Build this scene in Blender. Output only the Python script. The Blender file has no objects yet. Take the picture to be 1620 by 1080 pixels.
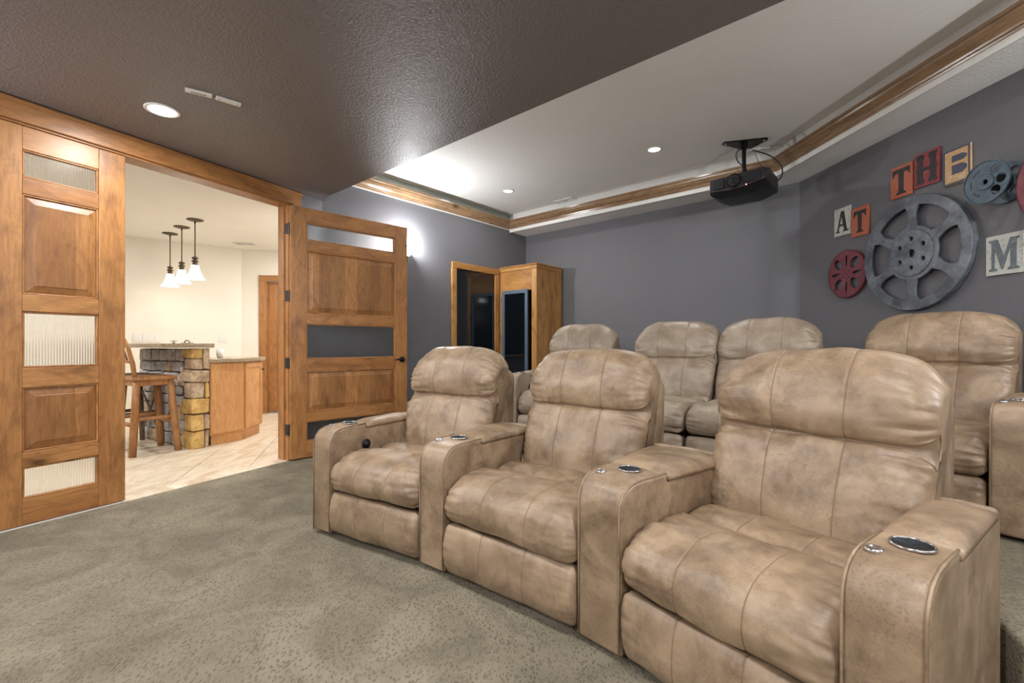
import bpy, math, random
from mathutils import Vector, Matrix, noise
random.seed(7)
S = bpy.context.scene
COL = S.collection
R = math.radians

# ------------------------------------------------------------------ camera
cam_d = bpy.data.cameras.new('camera')
cam_d.sensor_width = 36.0
cam_d.lens = 729.0 / 1620.0 * 36.0
cam_d.shift_y = 5.0 / 1620.0
cam_d.clip_start = 0.02
cam = bpy.data.objects.new('camera', cam_d)
cam.location = (0, 0, 1.105)
cam.rotation_euler = (R(90), 0, 0)
COL.objects.link(cam)
S.camera = cam
# ------------------------------------------------------------------ world, exposure
w = bpy.data.worlds.new('world')
S.world = w
w.use_nodes = True
w.node_tree.nodes['Background'].inputs[0].default_value = (.9, .95, 1, 1)
w.node_tree.nodes['Background'].inputs[1].default_value = .3
S.view_settings.view_transform = 'Standard'
S.view_settings.look = 'None'
S.view_settings.gamma = 1
S.view_settings.use_curve_mapping = False
S.view_settings.exposure = 0.0

CEIL_LOW = 2.58
CEIL_TRAY = 3.04
CEIL_BAR = 2.62
SOFFIT = 2.80
RISER = .22

def lamp(name, kind, loc, power, color=(1, 1, 1), size=.1, rot=(0, 0, 0), spot=None):
    d = bpy.data.lights.new(name, kind)
    d.energy = power
    d.color = color
    if kind == 'AREA':
        d.shape = 'DISK'
        d.size = size
    elif kind == 'SPOT':
        d.spot_size = R(spot or 120)
        d.spot_blend = .8
        d.shadow_soft_size = size
    else:
        d.shadow_soft_size = size
    o = bpy.data.objects.new(name, d)
    o.location = loc
    o.rotation_euler = rot
    COL.objects.link(o)
    return o

NEUTRAL = (1.0, .985, .97)
WARM = (1.0, .86, .66)
# recessed cans of the low ceiling (the fixtures themselves are built further down)
CANS_LOW = [(-2.2, 2.9), (-.96, 1.80), (.55, .75), (-2.9, .9), (2.2, -.5), (-1.2, -.6), (-2.6, -1.6), (.6, -1.8)]  # first one in sight, second read off its glow, others added as fill
for (x, y) in CANS_LOW:
    lamp('can_lamp', 'AREA', (x, y, CEIL_LOW - .012), 24, NEUTRAL, .16)
CANS_TRAY = [(1.409, 4.565), (-.048, 5.805), (2.2, 2.0)]
for (x, y) in CANS_TRAY:
    lamp('tray_lamp', 'AREA', (x, y, CEIL_TRAY - .012), 10, NEUTRAL, .12)
BAR_FILL_CANS = [(-4.9, 3.5), (-5.9, 4.2), (-3.7, 2.4), (-2.85, 6.7), (-2.44, 5.7)]  # added out of sight to light the bar room
for (x, y) in BAR_FILL_CANS:
    lamp('bar_lamp', 'AREA', (x, y, CEIL_BAR - .012), 26, (1, .985, .965), .16)

# ------------------------------------------------------------------ materials
def srgb(r, g, b):
    def f(c):
        c /= 255.0
        return c / 12.92 if c <= .04045 else ((c + .055) / 1.055) ** 2.4
    return (f(r), f(g), f(b), 1)

def new_mat(name):
    m = bpy.data.materials.new(name)
    m.use_nodes = True
    nt = m.node_tree
    return m, nt, nt.nodes['Principled BSDF']

def nd(nt, t, **kw):
    n = nt.nodes.new(t)
    for k, v in kw.items():
        if k.startswith('i_'):
            key = k[2:]
            key = int(key) if key.isdigit() else key
            n.inputs[key].default_value = v
        else:
            setattr(n, k, v)
    return n

def coords(nt, scale=(1, 1, 1), rand=True, rot=(0, 0, 0)):
    tc = nd(nt, 'ShaderNodeTexCoord')
    mp = nd(nt, 'ShaderNodeMapping')
    mp.inputs['Scale'].default_value = scale
    mp.inputs['Rotation'].default_value = rot
    nt.links.new(tc.outputs['Object'], mp.inputs['Vector'])
    if rand:
        oi = nd(nt, 'ShaderNodeObjectInfo')
        mu = nd(nt, 'ShaderNodeMath', operation='MULTIPLY')
        mu.inputs[1].default_value = 37.0
        nt.links.new(oi.outputs['Random'], mu.inputs[0])
        nt.links.new(mu.outputs[0], mp.inputs['Location'])
    return mp.outputs[0]

def tex_noise(nt, vec, scale, detail=3, rough=.55, dist=0):
    n = nd(nt, 'ShaderNodeTexNoise')
    n.inputs['Scale'].default_value = scale
    n.inputs['Detail'].default_value = detail
    n.inputs['Roughness'].default_value = rough
    n.inputs['Distortion'].default_value = dist
    nt.links.new(vec, n.inputs['Vector'])
    return n.outputs['Fac']

def ramp(nt, fac, stops):
    r = nd(nt, 'ShaderNodeValToRGB')
    e = r.color_ramp.elements
    e[0].position, e[0].color = stops[0]
    e[1].position, e[1].color = stops[1]
    for p, c in stops[2:]:
        x = e.new(p)
        x.color = c
    nt.links.new(fac, r.inputs[0])
    return r.outputs[0]

def mixc(nt, fac, a, b, mode='MIX'):
    m = nd(nt, 'ShaderNodeMix', data_type='RGBA', blend_type=mode)
    for sock, v in ((m.inputs[0], fac), (m.inputs[6], a), (m.inputs[7], b)):
        if hasattr(v, 'links'):
            nt.links.new(v, sock)
        else:
            sock.default_value = v
    return m.outputs[2]

def bump(nt, bsdf, height, strength=.3, dist=.01):
    b = nd(nt, 'ShaderNodeBump')
    b.inputs['Strength'].default_value = strength
    b.inputs['Distance'].default_value = dist
    nt.links.new(height, b.inputs['Height'])
    nt.links.new(b.outputs[0], bsdf.inputs['Normal'])

def plain(name, col, rough=.5, metal=0, spec=.5, emit=None, estr=0, noise_amt=.06):
    m, nt, b = new_mat(name)
    v = coords(nt)
    n = tex_noise(nt, v, 9, 3)
    dark = tuple(c * (1 - noise_amt * 2) for c in col[:3]) + (1,)
    c = mixc(nt, n, dark, col)
    nt.links.new(c, b.inputs['Base Color'])
    b.inputs['Roughness'].default_value = rough
    b.inputs['Metallic'].default_value = metal
    b.inputs['Specular IOR Level'].default_value = spec
    if emit:
        b.inputs['Emission Color'].default_value = emit
        b.inputs['Emission Strength'].default_value = estr
    return m

def painted(name, col, bump_s=.25, scale=120, rough=.6):
    m, nt, b = new_mat(name)
    v = coords(nt, rand=False)
    n = tex_noise(nt, v, 1.3, 3)
    c = mixc(nt, n, tuple(x * .93 for x in col[:3]) + (1,), tuple(x * 1.05 for x in col[:3]) + (1,))
    nt.links.new(c, b.inputs['Base Color'])
    b.inputs['Roughness'].default_value = rough
    h = tex_noise(nt, v, scale, 3, .6)
    h2 = ramp(nt, h, [(.42, (0, 0, 0, 1)), (.62, (1, 1, 1, 1))])
    bump(nt, b, h2, bump_s, .003)
    return m

def wood(name, axis='Z', c0=srgb(92, 56, 30), c1=srgb(162, 108, 60), c2=srgb(190, 137, 82), rough=.38, knots=.8, boards=0):
    m, nt, b = new_mat(name)
    sc = {'Z': (1, 1, .12), 'X': (.12, 1, 1), 'Y': (1, .12, 1)}[axis]
    v = coords(nt, sc)
    warp = tex_noise(nt, v, 3.2, 2, .5, .4)
    grain = tex_noise(nt, v, 34, 5, .6, 1.6)
    fine = tex_noise(nt, v, 150, 3, .6, .4)
    base = ramp(nt, warp, [(.3, c1), (.72, c2)])
    base = mixc(nt, ramp(nt, grain, [(.36, (.42, .42, .42, 1)), (.60, (0, 0, 0, 1))]), base, c0)
    base = mixc(nt, .12, base, ramp(nt, fine, [(.3, c0), (.7, c2)]))
    # blotches of the stain
    v2 = coords(nt, {'Z': (1, 1, .5), 'X': (.5, 1, 1), 'Y': (1, .5, 1)}[axis])
    bl = tex_noise(nt, v2, 4.6, 6, .66, 1.6)
    base = mixc(nt, ramp(nt, bl, [(.50, (0, 0, 0, 1)), (.68, (.48, .48, .48, 1))]), base, c0)
    # knots
    vo = nd(nt, 'ShaderNodeTexVoronoi')
    vo.inputs['Scale'].default_value = 3.9
    v3 = coords(nt, {'Z': (1, 1, .55), 'X': (.55, 1, 1), 'Y': (1, .55, 1)}[axis])
    nt.links.new(v3, vo.inputs['Vector'])
    kn = ramp(nt, vo.outputs['Distance'], [(.05, (1, 1, 1, 1)), (.21, (0, 0, 0, 1)), (.10, (.45, .45, .45, 1))])
    km = nd(nt, 'ShaderNodeMath', operation='MULTIPLY')
    nt.links.new(kn, km.inputs[0])
    km.inputs[1].default_value = knots
    base = mixc(nt, km.outputs[0], base, tuple(c * .42 for c in c0[:3]) + (1,))
    if boards:
        tc = nd(nt, 'ShaderNodeTexCoord')
        sx = nd(nt, 'ShaderNodeSeparateXYZ')
        nt.links.new(tc.outputs['Object'], sx.inputs[0])
        mu = nd(nt, 'ShaderNodeMath', operation='MULTIPLY')
        mu.inputs[1].default_value = boards
        nt.links.new(sx.outputs[0], mu.inputs[0])
        fl = nd(nt, 'ShaderNodeMath', operation='FLOOR')
        nt.links.new(mu.outputs[0], fl.inputs[0])
        wn = nd(nt, 'ShaderNodeTexWhiteNoise', noise_dimensions='1D')
        nt.links.new(fl.outputs[0], wn.inputs['W'])
        base = mixc(nt, ramp(nt, wn.outputs['Value'], [(0, (0, 0, 0, 1)), (1, (.45, .45, .45, 1))]), base, c0)
    nt.links.new(base, b.inputs['Base Color'])
    b.inputs['Roughness'].default_value = rough
    bump(nt, b, grain, .08, .002)
    return m

def leather(name, light, mid, dark, spots=.7):
    m, nt, b = new_mat(name)
    v = coords(nt)
    big = tex_noise(nt, v, 5.0, 6, .66, .6)
    med = tex_noise(nt, v, 12, 8, .74, .15)
    fin = tex_noise(nt, v, 150, 4, .7)
    c = ramp(nt, big, [(.32, mid), (.62, light)])
    mb = nd(nt, 'ShaderNodeMath', operation='MULTIPLY')
    nt.links.new(ramp(nt, med, [(.44, (0, 0, 0, 1)), (.72, (spots, spots, spots, 1))]), mb.inputs[0])
    nt.links.new(ramp(nt, tex_noise(nt, v, 3.1, 3, .55), [(.36, (.25, .25, .25, 1)), (.60, (1, 1, 1, 1))]), mb.inputs[1])
    c = mixc(nt, mb.outputs[0], c, dark)
    # scuffed speckle gathered where the medium noise is high
    sp = ramp(nt, fin, [(.52, (0, 0, 0, 1)), (.64, (1, 1, 1, 1))])
    gate = ramp(nt, tex_noise(nt, v, 6.5, 3, .6), [(.46, (0, 0, 0, 1)), (.62, (1, 1, 1, 1))])
    mu = nd(nt, 'ShaderNodeMath', operation='MULTIPLY')
    nt.links.new(sp, mu.inputs[0])
    nt.links.new(gate, mu.inputs[1])
    mu2 = nd(nt, 'ShaderNodeMath', operation='MULTIPLY')
    nt.links.new(mu.outputs[0], mu2.inputs[0])
    mu2.inputs[1].default_value = .35
    c = mixc(nt, mu2.outputs[0], c, tuple(x * .6 for x in dark[:3]) + (1,))
    nt.links.new(c, b.inputs['Base Color'])
    b.inputs['Roughness'].default_value = .43
    b.inputs['Specular IOR Level'].default_value = .55
    bump(nt, b, med, .12, .006)
    return m

M = {}
M['leather'] = leather('distressed_leather', srgb(161, 138, 112), srgb(118, 97, 75), srgb(72, 55, 39))
M['leather_grey'] = leather('dusty_leather', srgb(166, 150, 131), srgb(134, 118, 100), srgb(94, 80, 64), .5)  # same leather, greyed to stand for the light on the second row
M['stitch'] = plain('seam_thread', srgb(124, 102, 78), .8)
M['dark_wall'] = painted('charcoal_paint', srgb(105, 105, 109), .35, 110, .5)
M['low_ceiling'] = painted('brown_grey_ceiling_paint', srgb(118, 111, 110), .6, 75, .42)
M['tray_paint'] = painted('light_grey_ceiling_paint', srgb(243, 243, 240), .35, 60, .7)
M['white_trim'] = painted('white_paint', srgb(222, 221, 217), .1, 60, .6)
M['cove_paint'] = painted('grey_green_paint', srgb(176, 184, 176), .2, 60, .6)
M['cream'] = painted('cream_paint', srgb(232, 226, 214), .15, 70, .7)
M['bar_ceiling'] = painted('cream_ceiling_paint', srgb(240, 238, 232), .35, 50, .7)
M['wood_v'] = wood('knotty_alder_upright', 'Z')
M['wood_h'] = wood('knotty_alder_level', 'X')
M['wood_panel'] = wood('knotty_alder_panel', 'Z', boards=7.5, knots=.85)
M['crown'] = wood('crown_alder', 'X', srgb(84, 62, 44), srgb(138, 108, 80), srgb(172, 142, 110), .22)
M['wood_cab'] = wood('cabinet_alder', 'Z', srgb(104, 62, 28), srgb(164, 112, 58), srgb(206, 156, 92), .35)
M['wood_cab_h'] = wood('cabinet_alder_level', 'X', srgb(104, 62, 28), srgb(164, 112, 58), srgb(206, 156, 92), .35)
M['wood_bar'] = wood('bar_cabinet_wood', 'Z', srgb(170, 112, 62), srgb(206, 150, 96), srgb(220, 168, 114), .45, .1)
M['wood_stool'] = wood('rustic_stool_wood', 'Z', srgb(92, 54, 26), srgb(168, 112, 64), srgb(200, 150, 98), .45, .5)
M['bark'] = wood('bark_wood', 'Z', srgb(50, 40, 32), srgb(98, 82, 66), srgb(150, 130, 108), .8, .5)
M['black_metal'] = plain('black_hardware', (.012, .012, .013, 1), .35, .6)
M['hinge'] = plain('dark_hinge_metal', srgb(62, 62, 68), .4, .7)
M['black_plastic'] = plain('black_plastic', (.012, .012, .013, 1), .42)
M['cup_black'] = plain('cup_holder_black', (.010, .012, .016, 1), .55, spec=.3)
M['chrome'] = plain('chrome', (.75, .75, .77, 1), .16, 1)
M['body_black'] = plain('under_seat_cloth', (.02, .017, .014, 1), .9)
M['white_plastic'] = plain('white_plastic', srgb(232, 230, 224), .4)
M['lamp_glow'] = plain('lamp_diffuser', (1, 1, 1, 1), .5, emit=(1, .95, .88, 1), estr=9)
M['dim_glow'] = plain('dim_lamp_diffuser', (1, 1, 1, 1), .5, emit=(1, .97, .93, 1), estr=1.6)
M['shade_glow'] = plain('frosted_shade', (1, .97, .9, 1), .5, emit=(1, .93, .82, 1), estr=3.0)
M['sconce_glow'] = plain('sconce_glass', (1, 1, 1, 1), .5, emit=(1, .96, .92, 1), estr=6)
M['bronze'] = plain('oiled_bronze', srgb(92, 78, 64), .45, .6)
M['led'] = plain('red_indicator', (1, .05, .05, 1), .4, emit=(1, .08, .12, 1), estr=14)
M['rack_grey'] = plain('blue_grey_metal', srgb(98, 116, 134), .45, .3)
M['dark_glass'] = plain('dark_glass', (.004, .006, .008, 1), .06, spec=.8)
M['void'] = plain('unlit_room', (.01, .012, .013, 1), .9)
M['copper_stone'] = None

def glass_mat(name, rough, tint):
    m, nt, b = new_mat(name)
    v = coords(nt)
    n = tex_noise(nt, v, 30, 2)
    c = mixc(nt, n, tuple(x * .97 for x in tint[:3]) + (1,), tint)
    nt.links.new(c, b.inputs['Base Color'])
    b.inputs['Transmission Weight'].default_value = 1
    b.inputs['Roughness'].default_value = rough
    b.inputs['IOR'].default_value = 1.4
    return m
M['reeded'] = glass_mat('reeded_glass', .18, (.99, 1, 1, 1))
M['clear_smoked'] = glass_mat('smoked_glass', .02, (.25, .27, .27, 1))

def carpet():
    m, nt, b = new_mat('patterned_loop_carpet')
    v = coords(nt, rand=False)
    vr = coords(nt, (1, .55, 1), False, (0, 0, R(35)))
    vo = nd(nt, 'ShaderNodeTexVoronoi')
    vo.inputs['Scale'].default_value = 95
    nt.links.new(vr, vo.inputs['Vector'])
    dash = ramp(nt, vo.outputs['Distance'], [(.20, (1, 1, 1, 1)), (.50, (0, 0, 0, 1))])
    fine = tex_noise(nt, v, 260, 3, .7)
    pile = tex_noise(nt, v, 2.2, 4, .6, 1.2)
    c = ramp(nt, pile, [(.38, srgb(106, 99, 85)), (.60, srgb(140, 132, 115))])
    gate = ramp(nt, tex_noise(nt, v, 9, 3), [(.35, (.45, .45, .45, 1)), (.60, (.85, .85, .85, 1))])
    mu = nd(nt, 'ShaderNodeMath', operation='MULTIPLY')
    nt.links.new(dash, mu.inputs[0])
    nt.links.new(gate, mu.inputs[1])
    c = mixc(nt, mu.outputs[0], c, srgb(64, 57, 44))
    c = mixc(nt, .35, c, ramp(nt, fine, [(.35, srgb(76, 70, 56)), (.65, srgb(172, 163, 142))]))
    nt.links.new(c, b.inputs['Base Color'])
    b.inputs['Roughness'].default_value = .95
    b.inputs['Specular IOR Level'].default_value = .1
    ad = nd(nt, 'ShaderNodeMath', operation='SUBTRACT')
    nt.links.new(fine, ad.inputs[0])
    nt.links.new(mu.outputs[0], ad.inputs[1])
    bump(nt, b, ad.outputs[0], .5, .006)
    return m
M['carpet'] = carpet()

def tile_mat():
    m, nt, b = new_mat('travertine_tile')
    v = coords(nt, (1, .35, 1), True, (0, 0, R(12)))
    n = tex_noise(nt, v, 6, 6, .65, 1.2)
    c = ramp(nt, n, [(.32, srgb(190, 168, 140)), (.50, srgb(216, 202, 180)), (.68, srgb(232, 222, 205))])
    nt.links.new(c, b.inputs['Base Color'])
    b.inputs['Roughness'].default_value = .35
    bump(nt, b, n, .06, .003)
    return m
M['tile'] = tile_mat()
M['grout'] = plain('tile_grout', srgb(196, 186, 168), .9)

def stone_mat(name, a, c):
    m, nt, b = new_mat(name)
    v = coords(nt)
    n = tex_noise(nt, v, 11, 6, .7, .6)
    k = ramp(nt, n, [(.34, a), (.62, c)])
    nt.links.new(k, b.inputs['Base Color'])
    b.inputs['Roughness'].default_value = .85
    bump(nt, b, n, .6, .015)
    return m
M['stone_gold'] = stone_mat('golden_fieldstone', srgb(176, 136, 76), srgb(222, 188, 118))
M['stone_tan'] = stone_mat('tan_fieldstone', srgb(150, 122, 98), srgb(206, 184, 156))
M['stone_grey'] = stone_mat('grey_fieldstone', srgb(140, 136, 138), srgb(212, 208, 208))
M['mortar'] = stone_mat('dark_mortar', srgb(66, 58, 52), srgb(98, 88, 78))

def granite():
    m, nt, b = new_mat('speckled_granite')
    v = coords(nt)
    n = tex_noise(nt, v, 130, 4, .8)
    k = ramp(nt, n, [(.36, srgb(88, 74, 58)), (.5, srgb(158, 138, 112)), (.64, srgb(204, 190, 166))])
    nt.links.new(k, b.inputs['Base Color'])
    b.inputs['Roughness'].default_value = .2
    return m
M['granite'] = granite()

def worn(name, base, worn_c, scale=14, lo=.55, hi=.63, rough=.6, metal=0):
    m, nt, b = new_mat(name)
    v = coords(nt)
    n = tex_noise(nt, v, scale, 6, .75)
    k = mixc(nt, ramp(nt, n, [(lo, (0, 0, 0, 1)), (hi, (1, 1, 1, 1))]), base, worn_c)
    nt.links.new(k, b.inputs['Base Color'])
    b.inputs['Roughness'].default_value = rough
    b.inputs['Metallic'].default_value = metal
    return m
M['zinc'] = worn('galvanized_metal', srgb(78, 82, 88), srgb(136, 142, 150), 7, .40, .72, .45, .35)
M['reel_blue'] = worn('blue_grey_enamel', srgb(58, 74, 86), srgb(92, 110, 122), 9, .4, .7, .4, .2)
M['reel_red'] = worn('red_enamel', srgb(112, 50, 60), srgb(136, 78, 86), 12, .45, .7, .5)
M['sign_white'] = worn('distressed_white', srgb(196, 196, 188), srgb(140, 146, 140), 30, .52, .66)
M['sign_orange'] = worn('distressed_orange', srgb(178, 98, 70), srgb(190, 150, 126), 34, .58, .68)
M['sign_red'] = worn('distressed_red', srgb(140, 56, 60), srgb(176, 130, 124), 34, .58, .68)
M['sign_tan'] = worn('distressed_tan', srgb(204, 164, 112), srgb(212, 200, 180), 30, .52, .64)
M['sign_blue'] = worn('distressed_slate', srgb(74, 76, 96), srgb(120, 118, 126), 34, .56, .7)
M['sign_grey'] = worn('distressed_grey', srgb(96, 106, 112), srgb(140, 148, 150), 34, .5, .7)
M['sign_ink'] = worn('distressed_black', srgb(44, 42, 44), srgb(92, 84, 82), 40, .56, .68)

# ------------------------------------------------------------------ object helpers
def tag(o, label=None, cat=None, group=None, kind=None):
    if label: o['label'] = label
    if cat: o['category'] = cat
    if group: o['group'] = group
    if kind: o['kind'] = kind
    return o

def empty(name, loc=(0, 0, 0), rz=0, label=None, cat=None, group=None, kind=None):
    o = bpy.data.objects.new(name, None)
    o.empty_display_size = .1
    o.location = loc
    o.rotation_euler = (0, 0, rz)
    COL.objects.link(o)
    return tag(o, label, cat, group, kind)

def link(name, me, mat=None, parent=None, smooth=False, bevel=0, seg=2, loc=None, rot=None):
    if mat is not None:
        me.materials.clear()
        me.materials.append(mat)
    if smooth:
        for p in me.polygons: p.use_smooth = True
    o = bpy.data.objects.new(name, me)
    COL.objects.link(o)
    if parent is not None: o.parent = parent
    if loc is not None: o.location = loc
    if rot is not None: o.rotation_euler = rot
    if bevel:
        b = o.modifiers.new('bevel', 'BEVEL')
        b.width = bevel
        b.segments = seg
        b.limit_method = 'ANGLE'
        b.angle_limit = R(40)
        if smooth is False and seg > 1:
            for p in me.polygons: p.use_smooth = True
            wn = o.modifiers.new('wn', 'WEIGHTED_NORMAL')
            wn.keep_sharp = False
    return o

class MB:
    def __init__(s): s.v = []; s.f = []
    def add(s, vs, fs):
        k = len(s.v)
        s.v += [tuple(v) for v in vs]
        s.f += [tuple(i + k for i in f) for f in fs]
        return s
    def box(s, x0, x1, y0, y1, z0, z1, m=None):
        vs = [Vector((x, y, z)) for z in (z0, z1) for y in (y0, y1) for x in (x0, x1)]
        if m: vs = [m @ v for v in vs]
        return s.add(vs, [(0, 2, 3, 1), (4, 5, 7, 6), (0, 1, 5, 4), (2, 6, 7, 3), (0, 4, 6, 2), (1, 3, 7, 5)])
    def prism(s, pts, z0, z1):
        """polygon in x,y (counter-clockwise) pulled from z0 to z1"""
        n = len(pts)
        vs = [(p[0], p[1], z0) for p in pts] + [(p[0], p[1], z1) for p in pts]
        fs = [tuple(range(n - 1, -1, -1)), tuple(range(n, 2 * n))]
        fs += [(i, (i + 1) % n, n + (i + 1) % n, n + i) for i in range(n)]
        return s.add(vs, fs)
    def tube(s, pts, r, n=10, caps=True):
        pts = [Vector(p) for p in pts]
        rs = r if isinstance(r, (list, tuple)) else [r] * len(pts)
        k = len(s.v)
        up = Vector((0, 0, 1))
        t0 = (pts[1] - pts[0]).normalized()
        if abs(t0.dot(up)) > .95: up = Vector((1, 0, 0))
        a = t0.cross(up).normalized()
        for i, p in enumerate(pts):
            t = (pts[min(i + 1, len(pts) - 1)] - pts[max(i - 1, 0)]).normalized()
            a = (a - t * a.dot(t)).normalized()
            b = t.cross(a)
            for j in range(n):
                q = 2 * math.pi * j / n
                s.v.append(tuple(p + (a * math.cos(q) + b * math.sin(q)) * rs[i]))
        for i in range(len(pts) - 1):
            for j in range(n):
                s.f.append((k + i * n + j, k + i * n + (j + 1) % n, k + (i + 1) * n + (j + 1) % n, k + (i + 1) * n + j))
        if caps:
            s.f.append(tuple(k + j for j in range(n - 1, -1, -1)))
            s.f.append(tuple(k + (len(pts) - 1) * n + j for j in range(n)))
        return s
    def lathe(s, prof, n=28, c=(0, 0, 0)):
        k = len(s.v)
        for (r, z) in prof:
            for j in range(n):
                q = 2 * math.pi * j / n
                s.v.append((c[0] + r * math.cos(q), c[1] + r * math.sin(q), c[2] + z))
        for i in range(len(prof) - 1):
            for j in range(n):
                s.f.append((k + i * n + j, k + i * n + (j + 1) % n, k + (i + 1) * n + (j + 1) % n, k + (i + 1) * n + j))
        s.f.append(tuple(k + j for j in range(n - 1, -1, -1)))
        s.f.append(tuple(k + (len(prof) - 1) * n + j for j in range(n)))
        return s
    def mesh(s, name='m'):
        me = bpy.data.meshes.new(name)
        me.from_pydata(s.v, [], s.f)
        me.update()
        import bmesh
        bm = bmesh.new()
        bm.from_mesh(me)
        bmesh.ops.recalc_face_normals(bm, faces=bm.faces)
        bm.to_mesh(me)
        bm.free()
        return me
    def build(s, name, mat, parent=None, **kw):
        return link(name, s.mesh(name), mat, parent, **kw)

def plate(outlines, depth, bev=0, res=1):
    """flat shape with holes (even-odd fill) of the given thickness, centred on z = 0"""
    cu = bpy.data.curves.new('c', 'CURVE')
    cu.dimensions = '2D'
    cu.fill_mode = 'BOTH'
    cu.extrude = max(depth / 2 - bev, .0001)
    cu.bevel_depth = bev
    cu.bevel_resolution = res
    for pts in outlines:
        sp = cu.splines.new('POLY')
        sp.points.add(len(pts) - 1)
        for i, p in enumerate(pts): sp.points[i].co = (p[0], p[1], 0, 1)
        sp.use_cyclic_u = True
    ob = bpy.data.objects.new('tmp', cu)
    me = bpy.data.meshes.new_from_object(ob)
    bpy.data.objects.remove(ob)
    bpy.data.curves.remove(cu)
    return me

def circ(cx, cy, r, n=40, ry=None, rot=0):
    ry = ry or r
    out = []
    for i in range(n):
        q = 2 * math.pi * i / n
        x, y = r * math.cos(q), ry * math.sin(q)
        out.append((cx + x * math.cos(rot) - y * math.sin(rot), cy + x * math.sin(rot) + y * math.cos(rot)))
    return out

def V2(x, y): return Vector((x, y))
def isect(p, d, q, e):
    den = d.x * e.y - d.y * e.x
    t = ((q.x - p.x) * e.y - (q.y - p.y) * e.x) / den
    return p + d * t

# ------------------------------------------------------------------ plan of the rooms
DOOR_D = V2(-.4587, -.8886)                     # along the entry wall, away from the hinge
DOOR_N = V2(.8886, -.4587)                      # into the theatre
HINGE = V2(-2.13, 4.38)
C1 = V2(-1.948, 4.733)
LEFT_D = V2(.656, .755)
C2 = V2(.218, 7.226)
BACK_D = V2(.7547, -.656)
BACK_N = V2(-.656, -.7547)
C3 = V2(3.0, 4.807)
RIGHT_D = V2(.0698, -.9976)
RIGHT_N = V2(-.9976, -.0698)
LEFT_N = V2(.755, -.656)
F1 = C3 + RIGHT_D * 7.6
F0 = HINGE + DOOR_D * 7.2

def wall(name, a, b, z0, z1, n, mat, thick=.12, label=None):
    """wall face from a to b; the thickness goes away from the room (room normal n)"""
    m = MB()
    o = -n * thick
    pts = [a, b, b + o, a + o]
    area = sum(pts[i].x * pts[(i + 1) % 4].y - pts[(i + 1) % 4].x * pts[i].y for i in range(4))
    if area < 0: pts = pts[::-1]
    m.prism(pts, z0, z1)
    return tag(m.build(name, mat), label, None, None, 'structure')

def poly(name, pts, z0, z1, mat, label):
    area = sum(pts[i][0] * pts[(i + 1) % len(pts)][1] - pts[(i + 1) % len(pts)][0] * pts[i][1] for i in range(len(pts)))
    if area < 0: pts = list(pts)[::-1]
    return tag(MB().prism(pts, z0, z1).build(name, mat), label, None, None, 'structure')

# floor of the theatre and the raised platform for the second row
dl0 = HINGE - DOOR_D * .41 - DOOR_N * .02
dl1 = F0 - DOOR_N * .02
poly('floor', [C1 - DOOR_N * .0, C2, C3, F1, F0, HINGE], -.1, 0, M['carpet'], 'olive-grey patterned carpet floor of the theatre room')
L_R = C1 + LEFT_D * 1.42
riser_pts = [L_R, V2(-.68, 3.60), V2(.0, 3.20), V2(.33, 3.01), V2(.95, 2.50), V2(1.21, 2.24), V2(1.575, 1.53), V2(1.55, 1.44), V2(1.51, 1.36), V2(1.8, .9), V2(3.26, .7), C3 + V2(0, 0), C2]
riser = MB()
ar = [(p.x, p.y) for p in riser_pts]
area = sum(ar[i][0] * ar[(i + 1) % len(ar)][1] - ar[(i + 1) % len(ar)][0] * ar[i][1] for i in range(len(ar)))
if area < 0: ar = ar[::-1]
riser.prism(ar, 0, RISER)
tag(riser.build('floor_riser', M['carpet'], bevel=.02, seg=3), 'carpeted platform carrying the second row of recliners', None, None, 'structure')

# walls of the theatre
wall('wall_left', C1, C2 + LEFT_D * .1, 0, 2.94, LEFT_N, M['dark_wall'], .1, 'charcoal wall between entry and back corner')
wall('wall_left', C1, C2, 2.94, CEIL_TRAY + .05, LEFT_N, M['cove_paint'], .1, 'grey-green band above the crown moulding on the left')
wall('wall_back', C2, C3, 0, CEIL_TRAY + .05, BACK_N, M['dark_wall'], .12, 'charcoal back wall behind the second row')
wall('wall_right', C3, F1, 0, CEIL_TRAY + .05, RIGHT_N, M['dark_wall'], .12, 'charcoal right wall carrying film reels and letters')
fn = V2(-(F1 - F0).normalized().y, (F1 - F0).normalized().x)
wall('wall_front', F0, F1, 0, CEIL_TRAY + .05, fn, M['dark_wall'], .12, 'charcoal front wall behind the viewpoint')
# entry wall around the opening: fixed panel .66 + door 1.26
OPEN_W = 1.28 + .665
e0 = C1
e1 = HINGE + DOOR_D * -.03
wall('wall_entry', C1, HINGE - DOOR_D * .06, 0, CEIL_LOW + .5, DOOR_N, M['dark_wall'], .14, 'narrow charcoal strip of entry wall right of the hinges')
wall('wall_entry', HINGE + DOOR_D * (OPEN_W + .06), F0, 0, CEIL_LOW + .5, DOOR_N, M['dark_wall'], .14, 'charcoal entry wall left of the fixed door panel')
wall('wall_entry', HINGE - DOOR_D * .06, HINGE + DOOR_D * (OPEN_W + .06), 2.455, CEIL_LOW + .5, DOOR_N, M['dark_wall'], .14, 'charcoal wall strip over the door opening')

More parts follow.
